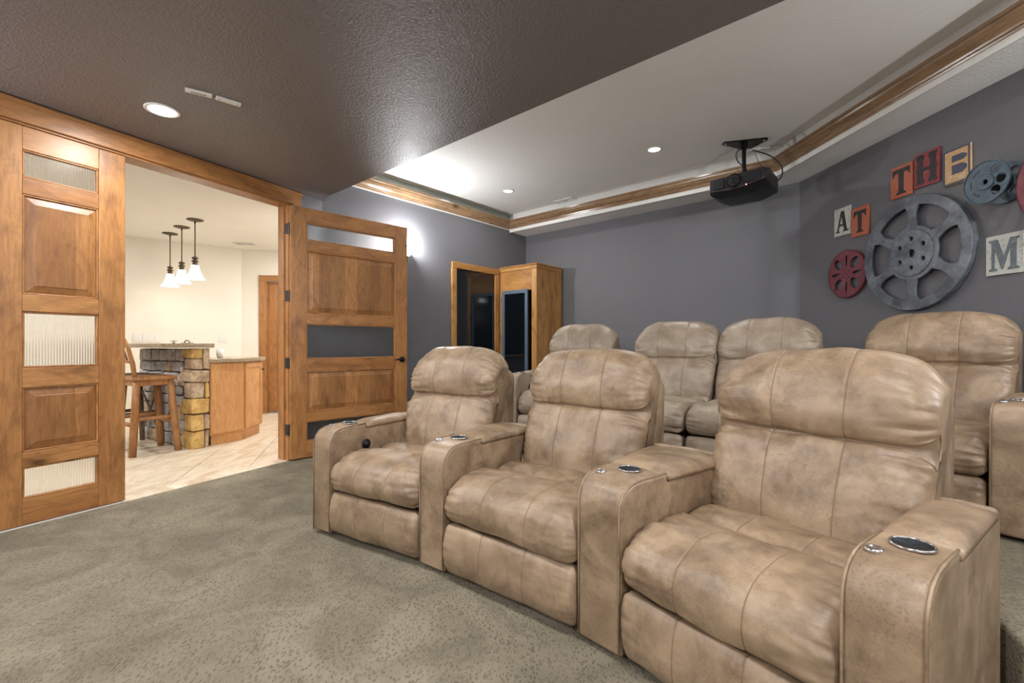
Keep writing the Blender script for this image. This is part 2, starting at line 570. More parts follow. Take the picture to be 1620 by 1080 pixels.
# low ceiling, tray ceiling, soffits
SOF_P = V2(-1.85, 4.60)
s_left = isect(SOF_P, BACK_D, C1, LEFT_D)
s_left2 = isect(SOF_P, BACK_D, HINGE, DOOR_D)
s_right = isect(SOF_P, BACK_D, C3, RIGHT_D)
poly('ceiling', [F0, F1, s_right, SOF_P, V2(-1.93, 4.74), C1], CEIL_LOW, CEIL_TRAY + .12, M['low_ceiling'], 'low brown-grey textured ceiling over the entry side')
poly('ceiling', [s_right - BACK_N * .002, C3, C2, C1], CEIL_TRAY, CEIL_TRAY + .1, M['tray_paint'], 'light grey tray ceiling over the seats')
bi = C2 + BACK_N * .39
ri = C3 + RIGHT_N * .36
k_left = isect(bi, BACK_D, C1, LEFT_D)
k_corner = isect(bi, BACK_D, ri, RIGHT_D)
k_right = isect(SOF_P, BACK_D, ri, RIGHT_D)
poly('ceiling', [C2, C3, k_corner, k_left], SOFFIT, CEIL_TRAY, M['tray_paint'], 'light grey soffit along the back wall')
poly('ceiling', [C3, s_right, k_right, k_corner], SOFFIT, CEIL_TRAY, M['tray_paint'], 'light grey soffit along the right wall')

def sweep(name, path, normals, prof, mat, label, ends=None):
    """prof = (out, up) points pushed along a straight run, ends given as mitred points"""
    m = MB()
    n = len(prof)
    vs = []
    for (p, nn) in zip(path, normals):
        for (o, u) in prof:
            q = p + nn * o
            vs.append((q.x, q.y, u))
    fs = [tuple(range(n - 1, -1, -1)), tuple(range(n, 2 * n))]
    fs += [(i, (i + 1) % n, n + (i + 1) % n, n + i) for i in range(n)]
    # local frame with x along the run, for the grain
    d = (path[1] - path[0]).normalized()
    rz = math.atan2(d.y, d.x)
    mi = Matrix.Rotation(-rz, 3, 'Z')
    o3 = Vector((path[0].x, path[0].y, 0))
    m.add([mi @ (Vector(v) - o3) for v in vs], fs)
    o = m.build(name, mat, loc=o3, rot=(0, 0, rz))
    return tag(o, label, None, None, 'structure')

def mit(n1, n2):
    a = (n1 + n2)
    return a / a.dot(n1)
crown_prof = [(0, 2.83), (.022, 2.83), (.026, 2.842), (.036, 2.846), (.040, 2.858), (.062, 2.875), (.082, 2.902), (.086, 2.918), (.098, 2.922), (.100, 2.94), (0, 2.94)]
lip = [(0, 2.785), (.014, 2.785), (.016, 2.83), (0, 2.83)]
top_band = [(0, 2.94), (.03, 2.94), (.03, 3.04), (0, 3.04)]
mlb = mit(LEFT_N, BACK_N)
mbr = mit(BACK_N, RIGHT_N)
cl0 = s_left + LEFT_D * .02
sweep('trim_1', [cl0, k_left], [LEFT_N, mlb], crown_prof, M['crown'], 'stained crown moulding along the left wall')
sweep('trim_2', [k_left, k_corner], [mlb, mbr], crown_prof, M['crown'], 'stained crown moulding along the back soffit')
sweep('trim_3', [k_corner, k_right], [mbr, RIGHT_N], crown_prof, M['crown'], 'stained crown moulding along the right soffit')
sweep('trim_4', [k_left, k_corner], [mlb, mbr], lip, M['white_trim'], 'white bead under the back crown moulding')
sweep('trim_5', [k_corner, k_right], [mbr, RIGHT_N], lip, M['white_trim'], 'white bead under the right crown moulding')
sweep('trim_6', [k_left, k_corner], [mlb, mbr], top_band, M['white_trim'], 'white band above the back crown moulding')
sweep('trim_7', [k_corner, k_right], [mbr, RIGHT_N], top_band, M['white_trim'], 'white band above the right crown moulding')
sweep('trim_8', [cl0, k_left], [LEFT_N, mlb], [(0, 2.818), (.016, 2.818), (.016, 2.83), (0, 2.83)], M['white_trim'], 'white bead under the left crown moulding')
base = [(0, 0), (.016, 0), (.016, .11), (.010, .13), (0, .13)]
sweep('baseboard_left', [C1 + LEFT_D * .02, C1 + LEFT_D * 1.42], [LEFT_N, LEFT_N], base, M['wood_h'], 'stained baseboard along the left charcoal wall')

# ------------------------------------------------------------------ doors
def door_leaf(root, W):
    """leaf from x = 0 to W, y = +-.022, z = .012..2.43"""
    st = .148
    T = .022
    for (a, b) in ((0, st), (W - st, W)):
        MB().box(a, b, -T, T, .012, 2.43).build('stile', M['wood_v'], root, bevel=.003)
    for (a, b) in ((.012, .165), (.36, .45), (.845, .963), (1.308, 1.41), (2.02, 2.12), (2.29, 2.43)):
        MB().box(st, W - st, -T, T, a, b).build('rail', M['wood_h'], root, bevel=.003)
    for (a, b) in ((.45, .845), (1.41, 2.02)):
        m = MB()
        x0, x1 = st, W - st
        for sgn in (-1, 1):
            i, j = .012, .055
            vs = [(x0 - .0, .006 * sgn, a), (x1, .006 * sgn, a), (x1, .006 * sgn, b), (x0, .006 * sgn, b),
                  (x0 + i, .007 * sgn, a + i), (x1 - i, .007 * sgn, a + i), (x1 - i, .007 * sgn, b - i), (x0 + i, .007 * sgn, b - i),
                  (x0 + j, .017 * sgn, a + j), (x1 - j, .017 * sgn, a + j), (x1 - j, .017 * sgn, b - j), (x0 + j, .017 * sgn, b - j),
                  (x0 + j + .003, .0195 * sgn, a + j + .003), (x1 - j - .003, .0195 * sgn, a + j + .003), (x1 - j - .003, .0195 * sgn, b - j - .003), (x0 + j + .003, .0195 * sgn, b - j - .003)]
            fs = []
            for r in (0, 4, 8):
                fs += [(r + k, r + (k + 1) % 4, r + 4 + (k + 1) % 4, r + 4 + k) for k in range(4)]
            fs.append((12, 13, 14, 15))
            m.add(vs, fs)
        m.build('raised_panel', M['wood_panel'], root)
        # sticking (moulded edge) around the panel
        mm = MB()
        for sgn in (-1, 1):
            y0, y1 = sorted((.006 * sgn, T * .98 * sgn))
            g = .011
            for (q0, q1, r0, r1) in ((x0, x1, a, a + g), (x0, x1, b - g, b), (x0, x0 + g, a, b), (x1 - g, x1, a, b)):
                mm.box(q0, q1, y0, y1 - .004 if sgn > 0 else y1, r0, r1)
        mm.build('panel_moulding', M['wood_v'], root, bevel=.004)
    for (a, b) in ((.165, .36), (.963, 1.308), (2.12, 2.29)):
        x0, x1 = st, W - st
        mm = MB()
        g = .012
        for (q0, q1, r0, r1) in ((x0, x1, a, a + g), (x0, x1, b - g, b), (x0, x0 + g, a + g, b - g), (x1 - g, x1, a + g, b - g)):
            mm.box(q0, q1, -.017, .017, r0, r1)
        mm.build('glazing_bead', M['wood_v'], root, bevel=.004)
        # reeded pane
        m = MB()
        x0 += .010; x1 -= .010
        n = int((x1 - x0) / .0135)
        st_n = n * 8
        vs = []
        for i in range(st_n + 1):
            x = x0 + (x1 - x0) * i / st_n
            rib = .0022 * abs(math.sin(math.pi * i / 8)) ** .8
            for (yy, zz) in ((-.0025 - rib, a + .01), (-.0025 - rib, b - .01), (.0025, b - .01), (.0025, a + .01)):
                vs.append((x, yy, zz))
        fs = []
        for i in range(st_n):
            for k in range(4):
                fs.append((i * 4 + k, i * 4 + (k + 1) % 4, i * 4 + 4 + (k + 1) % 4, i * 4 + 4 + k))
        fs.append((0, 1, 2, 3)); e = st_n * 4; fs.append((e + 3, e + 2, e + 1, e))
        m.add(vs, fs)
        m.build('reeded_glass_pane', M['reeded'], root, smooth=False)

rz_entry = math.atan2(DOOR_D.y, DOOR_D.x)
# fixed panel left of the opening
p0 = HINGE + DOOR_D * 1.28 - DOOR_N * .03
d1 = empty('door_1', (p0.x, p0.y, 0), rz_entry, 'knotty alder fixed door panel with reeded glass, left of the opening', None, None, 'structure')
door_leaf(d1, .665)
MB().box(-.004, .67, -.03, .026, .0, .006).build('bottom_sweep', M['white_plastic'], d1)
# open door
ODIR = V2(.724, .690)
rz_open = math.atan2(ODIR.y, ODIR.x)
p0 = HINGE + ODIR * .012 + V2(.69, -.724) * .012
d2 = empty('door_2', (p0.x, p0.y, 0), rz_open, 'wide knotty alder door swung open against the charcoal wall', None, None, 'structure')
door_leaf(d2, 1.255)
kb = MB()
kb.lathe([(.0, 0), (.033, 0), (.034, .004), (.030, .010), (.012, .012), (.011, .045), (.0, .046)], 24)
me = kb.mesh()
me.transform(Matrix.Translation((1.19, -.022, .94)) @ Matrix.Rotation(R(90), 4, 'X'))
h = link('door_handle', me, M['black_metal'], d2, smooth=True)
lv = MB().tube([(1.19, -.062, .94), (1.165, -.066, .942), (1.13, -.066, .946), (1.10, -.062, .94), (1.085, -.060, .936)], [.010, .010, .009, .008, .006], 10)
lv.build('lever', M['black_metal'], h, smooth=True)
# jambs, casing and header of the entry
def entry_piece(name, s0, s1, n0, n1, z0, z1, mat, label, bevel=.004):
    o = MB().box(s0, s1, n0, n1, z0, z1).build(name, mat, loc=(HINGE.x, HINGE.y, 0), rot=(0, 0, rz_entry), bevel=bevel)
    return tag(o, label, None, None, 'structure')
fr = empty('trim_9', (HINGE.x, HINGE.y, 0), rz_entry, 'knotty alder jambs and casing framing the entry', None, None, 'structure')
def fp(name, s0, s1, n0, n1, z0, z1, mat, bevel=.004):
    return MB().box(s0, s1, n0, n1, z0, z1).build(name, mat, fr, bevel=bevel)
fp('jamb', -.045, -.004, -.15, .0, 0, 2.455, M['wood_v'])
fp('door_stop', -.004, .010, -.11, -.05, 0, 2.44, M['wood_v'])
fp('casing', -.135, -.045, .0, .016, 0, 2.45, M['wood_v'])
fp('header', -.135, OPEN_W + 1.2, .0, .022, 2.445, 2.565, M['wood_h'])
fp('header_cap', -.145, OPEN_W + 1.2, .0, .032, 2.552, 2.576, M['wood_h'], .006)
fp('head_jamb', -.045, OPEN_W + .045, -.15, .0, 2.432, 2.455, M['wood_h'])
fp('jamb', OPEN_W + .005, OPEN_W + .06, -.15, .0, 0, 2.455, M['wood_v'])
fp('casing', OPEN_W + .06, OPEN_W + .16, .0, .016, 0, 2.45, M['wood_v'])
fp('threshold_strip', 0, 1.28, -.14, .004, -.002, .004, M['tile'], 0)
for zc in (.294, .93, 1.57, 2.21):
    mm = MB().box(-.006, .004, -.034, .012, zc - .05, zc + .05)
    mm.tube([(.0, .012, zc - .052), (.0, .012, zc + .052)], .008, 10)
    mm.build('hinge', M['hinge'], fr)

# ------------------------------------------------------------------ bar room shell
BB = [V2(-2.25, 4.42), V2(-4.9, -.72), V2(-7.6, .6), V2(-7.5, 4.5), V2(-4.32, 7.36), V2(-2.5, 7.55)]
def ccw(p):
    a = sum(p[i].x * p[(i + 1) % len(p)].y - p[(i + 1) % len(p)].x * p[i].y for i in range(len(p)))
    return p if a > 0 else p[::-1]
BBc = ccw(BB)
poly('floor_bar', BB + [V2(-2.19, 4.53)], -.1, -.008, M['grout'], 'pale tiled floor of the bar room beyond the doors')
floor_bar = bpy.data.objects['floor_bar']
poly('ceiling', [HINGE - DOOR_N * .14 - DOOR_D * .1, F0 - DOOR_N * .14] + BB[2:], CEIL_BAR, CEIL_BAR + .1, M['bar_ceiling'], 'cream textured ceiling of the bar room')
def bwall(name, a, b, label, z1=CEIL_BAR):
    d = (b - a).normalized()
    n = V2(-d.y, d.x)
    c = V2(-4.4, 4.2)
    if n.dot(c - a) < 0: n = -n
    return wall(name, a, b, -.008, z1, n, M['cream'], .1, label)
bwall('wall_bar_far', BB[3], BB[4], 'cream wall behind the pendant lamps')
bwall('wall_bar_left', BB[2], BB[3], 'cream wall at the left end of the bar room')
bwall('wall_bar_near', BB[1], BB[2], 'cream wall at the near end of the bar room')
bwall('wall_bar_right', V2(-2.5, 7.55), V2(-2.24, 4.6), 'cream wall on the right of the bar room')
WB_D = (BB[5] - BB[4]).normalized()
WB_L = (BB[5] - BB[4]).length
wb_n = V2(WB_D.y, -WB_D.x)
rz_wb = math.atan2(WB_D.y, WB_D.x)
# far door in wall B, seen at the right of the opening
bwall('wall_bar_back', BB[4], BB[4] + WB_D * .36, 'cream wall left of the far wooden door')
bwall('wall_bar_back', BB[4] + WB_D * 1.26, BB[5], 'cream wall right of the far wooden door')
wall('wall_bar_back', BB[4] + WB_D * .36, BB[4] + WB_D * 1.26, 2.12, CEIL_BAR, wb_n, M['cream'], .1, 'cream wall above the far wooden door')
q = BB[4]
d3 = empty('door_3', (q.x, q.y, 0), rz_wb, 'far wooden door with casing in the bar room', None, None, 'structure')
MB().box(.27, .36, -.02, 0, 0, 2.21).build('casing', M['wood_v'], d3, bevel=.004)
MB().box(1.26, 1.35, -.02, 0, 0, 2.21).build('casing', M['wood_v'], d3, bevel=.004)
MB().box(.27, 1.35, -.024, 0, 2.12, 2.215).build('head_casing', M['wood_h'], d3, bevel=.004)
MB().box(.36, .385, -.0, .1, 0, 2.12).build('jamb', M['wood_v'], d3)
MB().box(.385, .52, .05, .09, .01, 2.11).build('stile', M['wood_v'], d3, bevel=.004)
MB().box(1.12, 1.255, .05, .09, .01, 2.11).build('stile', M['wood_v'], d3, bevel=.004)
for (a, b) in ((.01, .22), (.95, 1.08), (1.98, 2.11)):
    MB().box(.52, 1.12, .05, .09, a, b).build('rail', M['wood_h'], d3, bevel=.004)
for (a, b) in ((.22, .95), (1.08, 1.98)):
    MB().box(.52, 1.12, .062, .08, a, b).build('raised_panel', M['wood_panel'], d3)
# tiles, each one a piece, clipped to the room
def clip(pts, poly_):
    out = pts
    n = len(poly_)
    for i in range(n):
        a, b = poly_[i], poly_[(i + 1) % n]
        inp, out = out, []
        if not inp: break
        def side(p): return (b.x - a.x) * (p.y - a.y) - (b.y - a.y) * (p.x - a.x)
        for j in range(len(inp)):
            p, r = inp[j], inp[(j + 1) % len(inp)]
            sp, sr = side(p), side(r)
            if sp >= 0: out.append(p)
            if (sp >= 0) != (sr >= 0):
                out.append(p + (r - p) * (sp / (sp - sr)))
    return out
ang = R(62.7 + 45)
ax, ay = V2(math.cos(ang), math.sin(ang)), V2(-math.sin(ang), math.cos(ang))
TS, G = .46, .006
org = V2(-3.6, 4.2)
tile_poly = ccw([BB[0], V2(-3.9, 1.1), V2(-6.3, 3.4), V2(-6.1, 5.6), BB[4], BB[5]])
for i in range(-9, 10):
    for j in range(-9, 10):
        c = org + ax * (i * TS) + ay * (j * TS)
        h_ = TS / 2 - G / 2
        sq = [c - ax * h_ - ay * h_, c + ax * h_ - ay * h_, c + ax * h_ + ay * h_, c - ax * h_ + ay * h_]
        pts = clip(sq, tile_poly)
        if len(pts) < 3: continue
        cc = sum(pts, V2(0, 0)) / len(pts)
        ar_ = abs(sum(pts[k].x * pts[(k + 1) % len(pts)].y - pts[(k + 1) % len(pts)].x * pts[k].y for k in range(len(pts)))) / 2
        if ar_ < .004: continue
        m = MB().prism([(p.x - cc.x, p.y - cc.y) for p in pts], -.009, 0)
        o = m.build('tile', M['tile'])
        o.location = (cc.x, cc.y, 0)
        o.parent = floor_bar

# ------------------------------------------------------------------ window, cabinet, sconce on the left wall
rz_left = math.atan2(LEFT_D.y, LEFT_D.x)
wn_ = empty('window_1', (C1.x, C1.y, 0), rz_left, 'dark interior window with a pine-toned casing on the charcoal wall', None, None, 'structure')
# local x along the wall, -y into the room
a0, a1, zt, zb = 1.745, 2.655, 2.20, .95
g = .085
MB().box(a0, a0 + g, -.026, 0, zb, zt).build('casing', M['wood_cab'], wn_, bevel=.006)
MB().box(a1 - g, a1, -.026, 0, zb, zt).build('casing', M['wood_cab'], wn_, bevel=.006)
MB().box(a0 - .0, a1, -.030, 0, zt - g, zt).build('head_casing', M['wood_cab_h'], wn_, bevel=.006)
MB().box(a0 - .02, a1 + .0, -.045, 0, zb - .03, zb).build('sill', M['wood_cab_h'], wn_, bevel=.006)
MB().box(a0 + g, a1 - g, -.010, -.004, zb, zt - g).build('glass_pane', M['dark_glass'], wn_)  # near-black pane stands for the unlit room behind

cab_f = V2(.347, 6.314)
cab = empty('equipment_cabinet', (cab_f.x, cab_f.y, RISER), math.atan2(BACK_D.y, BACK_D.x), 'tall stained wood cabinet with a glass equipment door in the back corner', 'cabinet')
# local: x along back wall (0 at the front right corner, negative towards left wall), y to the back wall
CW, CD, CH = .685, .57, 2.205 - RISER
MB().box(-.02, 0, .0, CD, 0, CH).build('side_panel', M['wood_cab'], cab, bevel=.003)
MB().box(-CW, -CW + .02, .0, CD, 0, CH).build('side_panel', M['wood_cab'], cab, bevel=.003)
MB().box(-CW + .02, -.02, CD - .015, CD, 0, CH).build('back_panel', M['wood_cab'], cab)
MB().box(-CW + .02, -.02, .0, CD, CH - .02, CH).build('top_panel', M['wood_cab_h'], cab)
MB().box(-CW + .02, -.02, .02, CD, 0, .09).build('bottom_panel', M['wood_cab_h'], cab)
MB().box(-CW, -CW + .085, -.02, 0, 0, CH).build('face_stile', M['wood_cab'], cab, bevel=.003)
MB().box(-.085, 0, -.02, 0, 0, CH).build('face_stile', M['wood_cab'], cab, bevel=.003)
MB().box(-CW + .085, -.085, -.02, 0, CH - .34, CH).build('face_rail', M['wood_cab_h'], cab, bevel=.003)
MB().box(-CW + .085, -.085, -.02, 0, 0, .12).build('face_rail', M['wood_cab_h'], cab, bevel=.003)
MB().box(-CW - .0, .016, -.036, CD, CH - .002, CH + .022).build('cornice', M['wood_cab_h'], cab, bevel=.006)
MB().box(-CW, .010, -.028, CD, CH - .05, CH - .002).build('cornice', M['wood_cab_h'], cab, bevel=.004)
MB().box(-.004, .008, CD - .05, CD, 0, CH - .05).build('scribe_moulding', M['wood_cab'], cab)
rd = empty('rack_door', (0, 0, 0)); rd.parent = cab
zt2, zb2 = CH - .36 + .03, .13
rx0, rx1 = -CW + .075, -.14
for (q0, q1, r0, r1) in ((rx0, rx0 + .045, zb2, zt2), (rx1 - .045, rx1, zb2, zt2), (rx0 + .045, rx1 - .045, zt2 - .05, zt2), (rx0 + .045, rx1 - .045, zb2, zb2 + .05)):
    MB().box(q0, q1, -.05, -.021, r0, r1).build('door_frame', M['rack_grey'], rd, bevel=.003)
MB().box(rx0 + .045, rx1 - .045, -.040, -.034, zb2 + .05, zt2 - .05).build('glass_pane', M['dark_glass'], rd)
MB().box(rx0 + .012, rx0 + .034, -.066, -.05, zt2 - .98, zt2 - .86).build('latch', M['rack_grey'], rd, bevel=.004)

# wall sconces: one beside the open door, mostly behind its leaf, the rest added unseen as fill
def sconce(p, n, z, label, power):
    d = V2(-n.y, n.x)
    sc = empty('wall_sconce', (p.x, p.y, z), math.atan2(d.y, d.x), label, 'wall lamp')
    MB().box(-.05, .05, -.02, -.001, -.09, .07).build('backplate', M['bronze'], sc, bevel=.006)
    MB().tube([(0, -.02, -.04), (0, -.06, -.05), (0, -.085, -.02)], .009, 8).build('arm', M['bronze'], sc, smooth=True)
    m = MB().lathe([(.02, -.02), (.035, 0), (.05, .04), (.068, .08), (.063, .08), (.045, .04), (.03, .004)], 24, (0, -.085, 0))
    m.build('glass_shade', M['sconce_glow'], sc, smooth=True)
    lp = p + n * .125
    lamp('sconce_lamp', 'POINT', (lp.x, lp.y, z + .12), power, (.97, .98, 1.0), .035)
sconce(C1 + LEFT_D * 1.0, LEFT_N, 2.17, 'lit glass wall sconce peeking out beside the open door', 60)
sconce(HINGE + DOOR_D * 3.3, DOOR_N, 1.95, 'lit glass wall sconce on the entry wall, left of the view', 100)
sconce(C3 + RIGHT_D * 4.2, RIGHT_N, 1.95, 'lit glass wall sconce on the right wall, out of view', 110)
fw = (F1 - F0)
sconce(F0 + fw * .25, fn, 1.95, 'lit glass wall sconce on the front wall, left of the screen side', 165)
sconce(F0 + fw * .75, fn, 1.95, 'lit glass wall sconce on the front wall, right of the screen side', 165)

def plate_thing(name, loc, rz, w_, h_, label, cat, slots=0, group=None):
    e = empty(name, loc, rz, label, cat, group)
    MB().box(-w_ / 2, w_ / 2, -.007, 0, -h_ / 2, h_ / 2).build('cover_plate', M['white_plastic'], e, bevel=.003)
    for k in range(slots):
        x = (k - (slots - 1) / 2) * w_ / max(slots, 1)
        MB().box(x - .017, x + .017, -.011, -.007, -.033, .033).build('insert', M['white_plastic'], e, bevel=.002)
    return e
op = C1 + LEFT_D * 1.075 + LEFT_N * .001
plate_thing('wall_outlet', (op.x, op.y, .36), rz_left, .075, .12, 'white outlet low on the charcoal wall beside the open door', 'outlet', 1)

# ------------------------------------------------------------------ recliners
def catmull(pts, per=8):
    """closed smooth curve through 2D points"""
    n = len(pts)
    out = []
    for i in range(n):
        p0, p1, p2, p3 = (Vector(pts[(i + k - 1) % n]) for k in range(4))
        for j in range(per):
            t = j / per
            out.append(.5 * ((2 * p1) + (-p0 + p2) * t + (2 * p0 - 5 * p1 + 4 * p2 - p3) * t * t + (-p0 + 3 * p1 - 3 * p2 + p3) * t ** 3))
    return out

def pillow(prof, W, r=.06, seams=(-1 / 6, 1 / 6), wr=.007, seed=0, arch=0, arch_from=9, per=8, puff=.004, taper=None, pleat=0):
    """a padded shape: the side profile (y,z) swept over the width W along x and drawn in at both ends"""
    P = catmull(prof, per)
    n = len(P)
    cen = sum(P, V2(0, 0)) / n
    N = []
    for i in range(n):
        t = (P[(i + 1) % n] - P[i - 1]).normalized()
        N.append(V2(t.y, -t.x))
    if sum(N[i].dot(P[i] - cen) for i in range(n)) < 0: N = [-q for q in N]
    L = [0]
    for i in range(1, n): L.append(L[-1] + (P[i] - P[i - 1]).length)
    hw = W / 2
    xs = set()
    for i in range(0, 41): xs.add(round(-hw + W * i / 40, 4))
    for s_ in (-1, 1):
        for k in range(0, 10):
            xs.add(round(s_ * (hw - r * (1 - math.cos(k / 9 * math.pi / 2)) * .9), 4))
    for q in seams:
        for k in (-.014, -.007, -.0035, -.0014, .0014, .0035, .007, .014): xs.add(round(q * W + k, 4))
    xs = sorted(xs)
    xs = [x for i, x in enumerate(xs) if i == 0 or x - xs[i - 1] > .0012]
    m = MB()
    rows = len(xs)
    for x in xs:
        d_end = hw - abs(x)
        u = max(0, 1 - d_end / r) if d_end < r else 0
        e = r * (1 - math.sqrt(max(0, 1 - u * u)))
        sg = min([abs(x - q * W) for q in seams] + [9])
        groove = .0035 * math.exp(-(sg / .003) ** 2) + .0012 * math.exp(-(sg / .02) ** 2)
        # gathered wrinkles, strongest by the ends and next to the seams
        edge = math.exp(-d_end / .075) * (1 - u ** 4)
        for i in range(n):
            p = P[i]
            s_ = L[i]
            q = noise.noise(Vector((x * 6.5, s_ * 7.5, seed * 3.1)))
            q2 = noise.noise(Vector((x * 5, s_ * 34, seed * 5.7 + 9)))
            q3 = noise.noise(Vector((x * 19 + s_ * 9, s_ * 17 - x * 12, seed * 2.3 + 4)))
            dsp = puff * q * 1.6 - abs(q2) * wr * edge * 2.6 - groove + puff * .25 * q3
            if pleat: dsp += pleat * edge * (math.sin(s_ * 95 + seed) - .4)
            pp = p + N[i] * (dsp - e)
            # never draw past the middle
            if (pp - cen).dot(p - cen) < 0: pp = cen.copy()
            z = pp.y
            if arch and z > arch_from:
                a_ = (abs(x) / hw) ** 3.6
                z -= arch * a_ * min(1, (z - arch_from) / .15)
            xx = x
            if taper: xx = x * taper(z)
            m.v.append((xx, pp.x, z))
    for i in range(rows - 1):
        for j in range(n):
            m.f.append((i * n + j, i * n + (j + 1) % n, (i + 1) * n + (j + 1) % n, (i + 1) * n + j))
    for (base_, rev) in ((0, False), ((rows - 1) * n, True)):
        c = sum((Vector(m.v[base_ + j]) for j in range(n)), Vector()) / n
        m.v.append(tuple(c))
        ci = len(m.v) - 1
        for j in range(n):
            a, b = base_ + j, base_ + (j + 1) % n
            m.f.append((b, a, ci) if not rev else (a, b, ci))
    return m, n, rows

def seam_paint(o, W, seams=(-1 / 6, 1 / 6), tp=None):
    """a narrow stitched strip of thread along each seam"""
    me = o.data
    me.materials.append(M['stitch'])
    for p in me.polygons:
        k = tp(p.center.z) if tp else 1
        if min(abs(p.center.x / k - q * W) for q in seams) < .0009: p.material_index = 1
    return o

def split_faces(m, test):
    A, B = MB(), MB()
    for tgt, want in ((A, True), (B, False)):
        mp = {}
        for f in m.f:
            c = sum((Vector(m.v[i]) for i in f), Vector()) / len(f)
            if test(c) != want: continue
            ids = []
            for i in f:
                if i not in mp:
                    mp[i] = len(tgt.v); tgt.v.append(m.v[i])
                ids.append(mp[i])
            tgt.f.append(tuple(ids))
    return A, B

SEAT_FRONT = [(.37, .425), (.355, .452), (.26, .476), (.15, .480), (.06, .462), (-.005, .415), (-.025, .35), (-.012, .295), (.02, .268), (.12, .265), (.30, .29), (.36, .36)]
SEAT_REAR = [(.62, .40), (.60, .440), (.50, .468), (.40, .468), (.345, .448), (.338, .40), (.40, .33), (.56, .33)]
FOOT = [(.02, .262), (-.006, .254), (-.022, .21), (-.028, .15), (-.022, .085), (.0, .040), (.04, .026), (.10, .04), (.12, .14), (.10, .235)]
BACK = [(.56, .40), (.545, .47), (.560, .58), (.603, .70), (.640, .758), (.662, .772), (.642, .794), (.632, .860), (.650, .940), (.692, 1.025), (.755, 1.080), (.825, 1.085), (.875, 1.04), (.890, .95), (.885, .86), (.850, .72), (.790, .56), (.69, .42)]

def build_recliner(name, loc, rz, W, backW, label, group, seed, mat, arms, notch=(.64, .803)):
    root = empty(name, loc, rz, label, 'recliner', group)
    m, _, _ = pillow(FOOT, W - .012, .035, wr=.004, seed=seed, puff=.004)
    seam_paint(m.build('footrest', mat, root, smooth=True), W - .012)
    m, _, _ = pillow(SEAT_FRONT, W - .006, .05, wr=.012, seed=seed + 1, puff=.007, pleat=.0018)
    seam_paint(m.build('seat_cushion', mat, root, smooth=True), W - .006)
    m, _, _ = pillow(SEAT_REAR, W - .02, .045, wr=.006, seed=seed + 2, puff=.006)
    seam_paint(m.build('seat_rear_cushion', mat, root, smooth=True), W - .02)
    def taper(z): return .955 + .045 * min(1, max(0, (z - .45) / .4)) if z < .85 else 1.0
    m, _, _ = pillow(BACK, backW, .075, wr=.019, seed=seed + 3, arch=.085, arch_from=.90, per=7, puff=.008, taper=taper, pleat=.0022)
    hd, lo = split_faces(m, lambda c: c.z > .772)
    seam_paint(hd.build('headrest', mat, root, smooth=True), backW, tp=taper)
    seam_paint(lo.build('back_cushion', mat, root, smooth=True), backW, tp=taper)
    SH = [(.70, .40), (.76, .62), (.815, .86), (.84, .96), (.88, .995), (.925, .995), (.935, .95), (.93, .75), (.915, .5), (.89, .12), (.82, .10), (.76, .2)]
    m, _, _ = pillow(SH, backW - .02, .03, arch=.10, arch_from=.80, seams=(), wr=.003, seed=seed + 5, per=4, puff=.003)
    m.build('back_shell', mat, root, smooth=True)
    # carcass under the cushions
    MB().box(-W / 2 + .005, W / 2 - .005, .10, .80, .045, .30).build('seat_base', M['body_black'], root)
    inv = Matrix.Translation(loc) @ Matrix.Rotation(rz, 4, 'Z')
    inv = inv.inverted()
    for a in arms:
        arm(root, inv, mat=mat, seed=seed, **a)
    return root

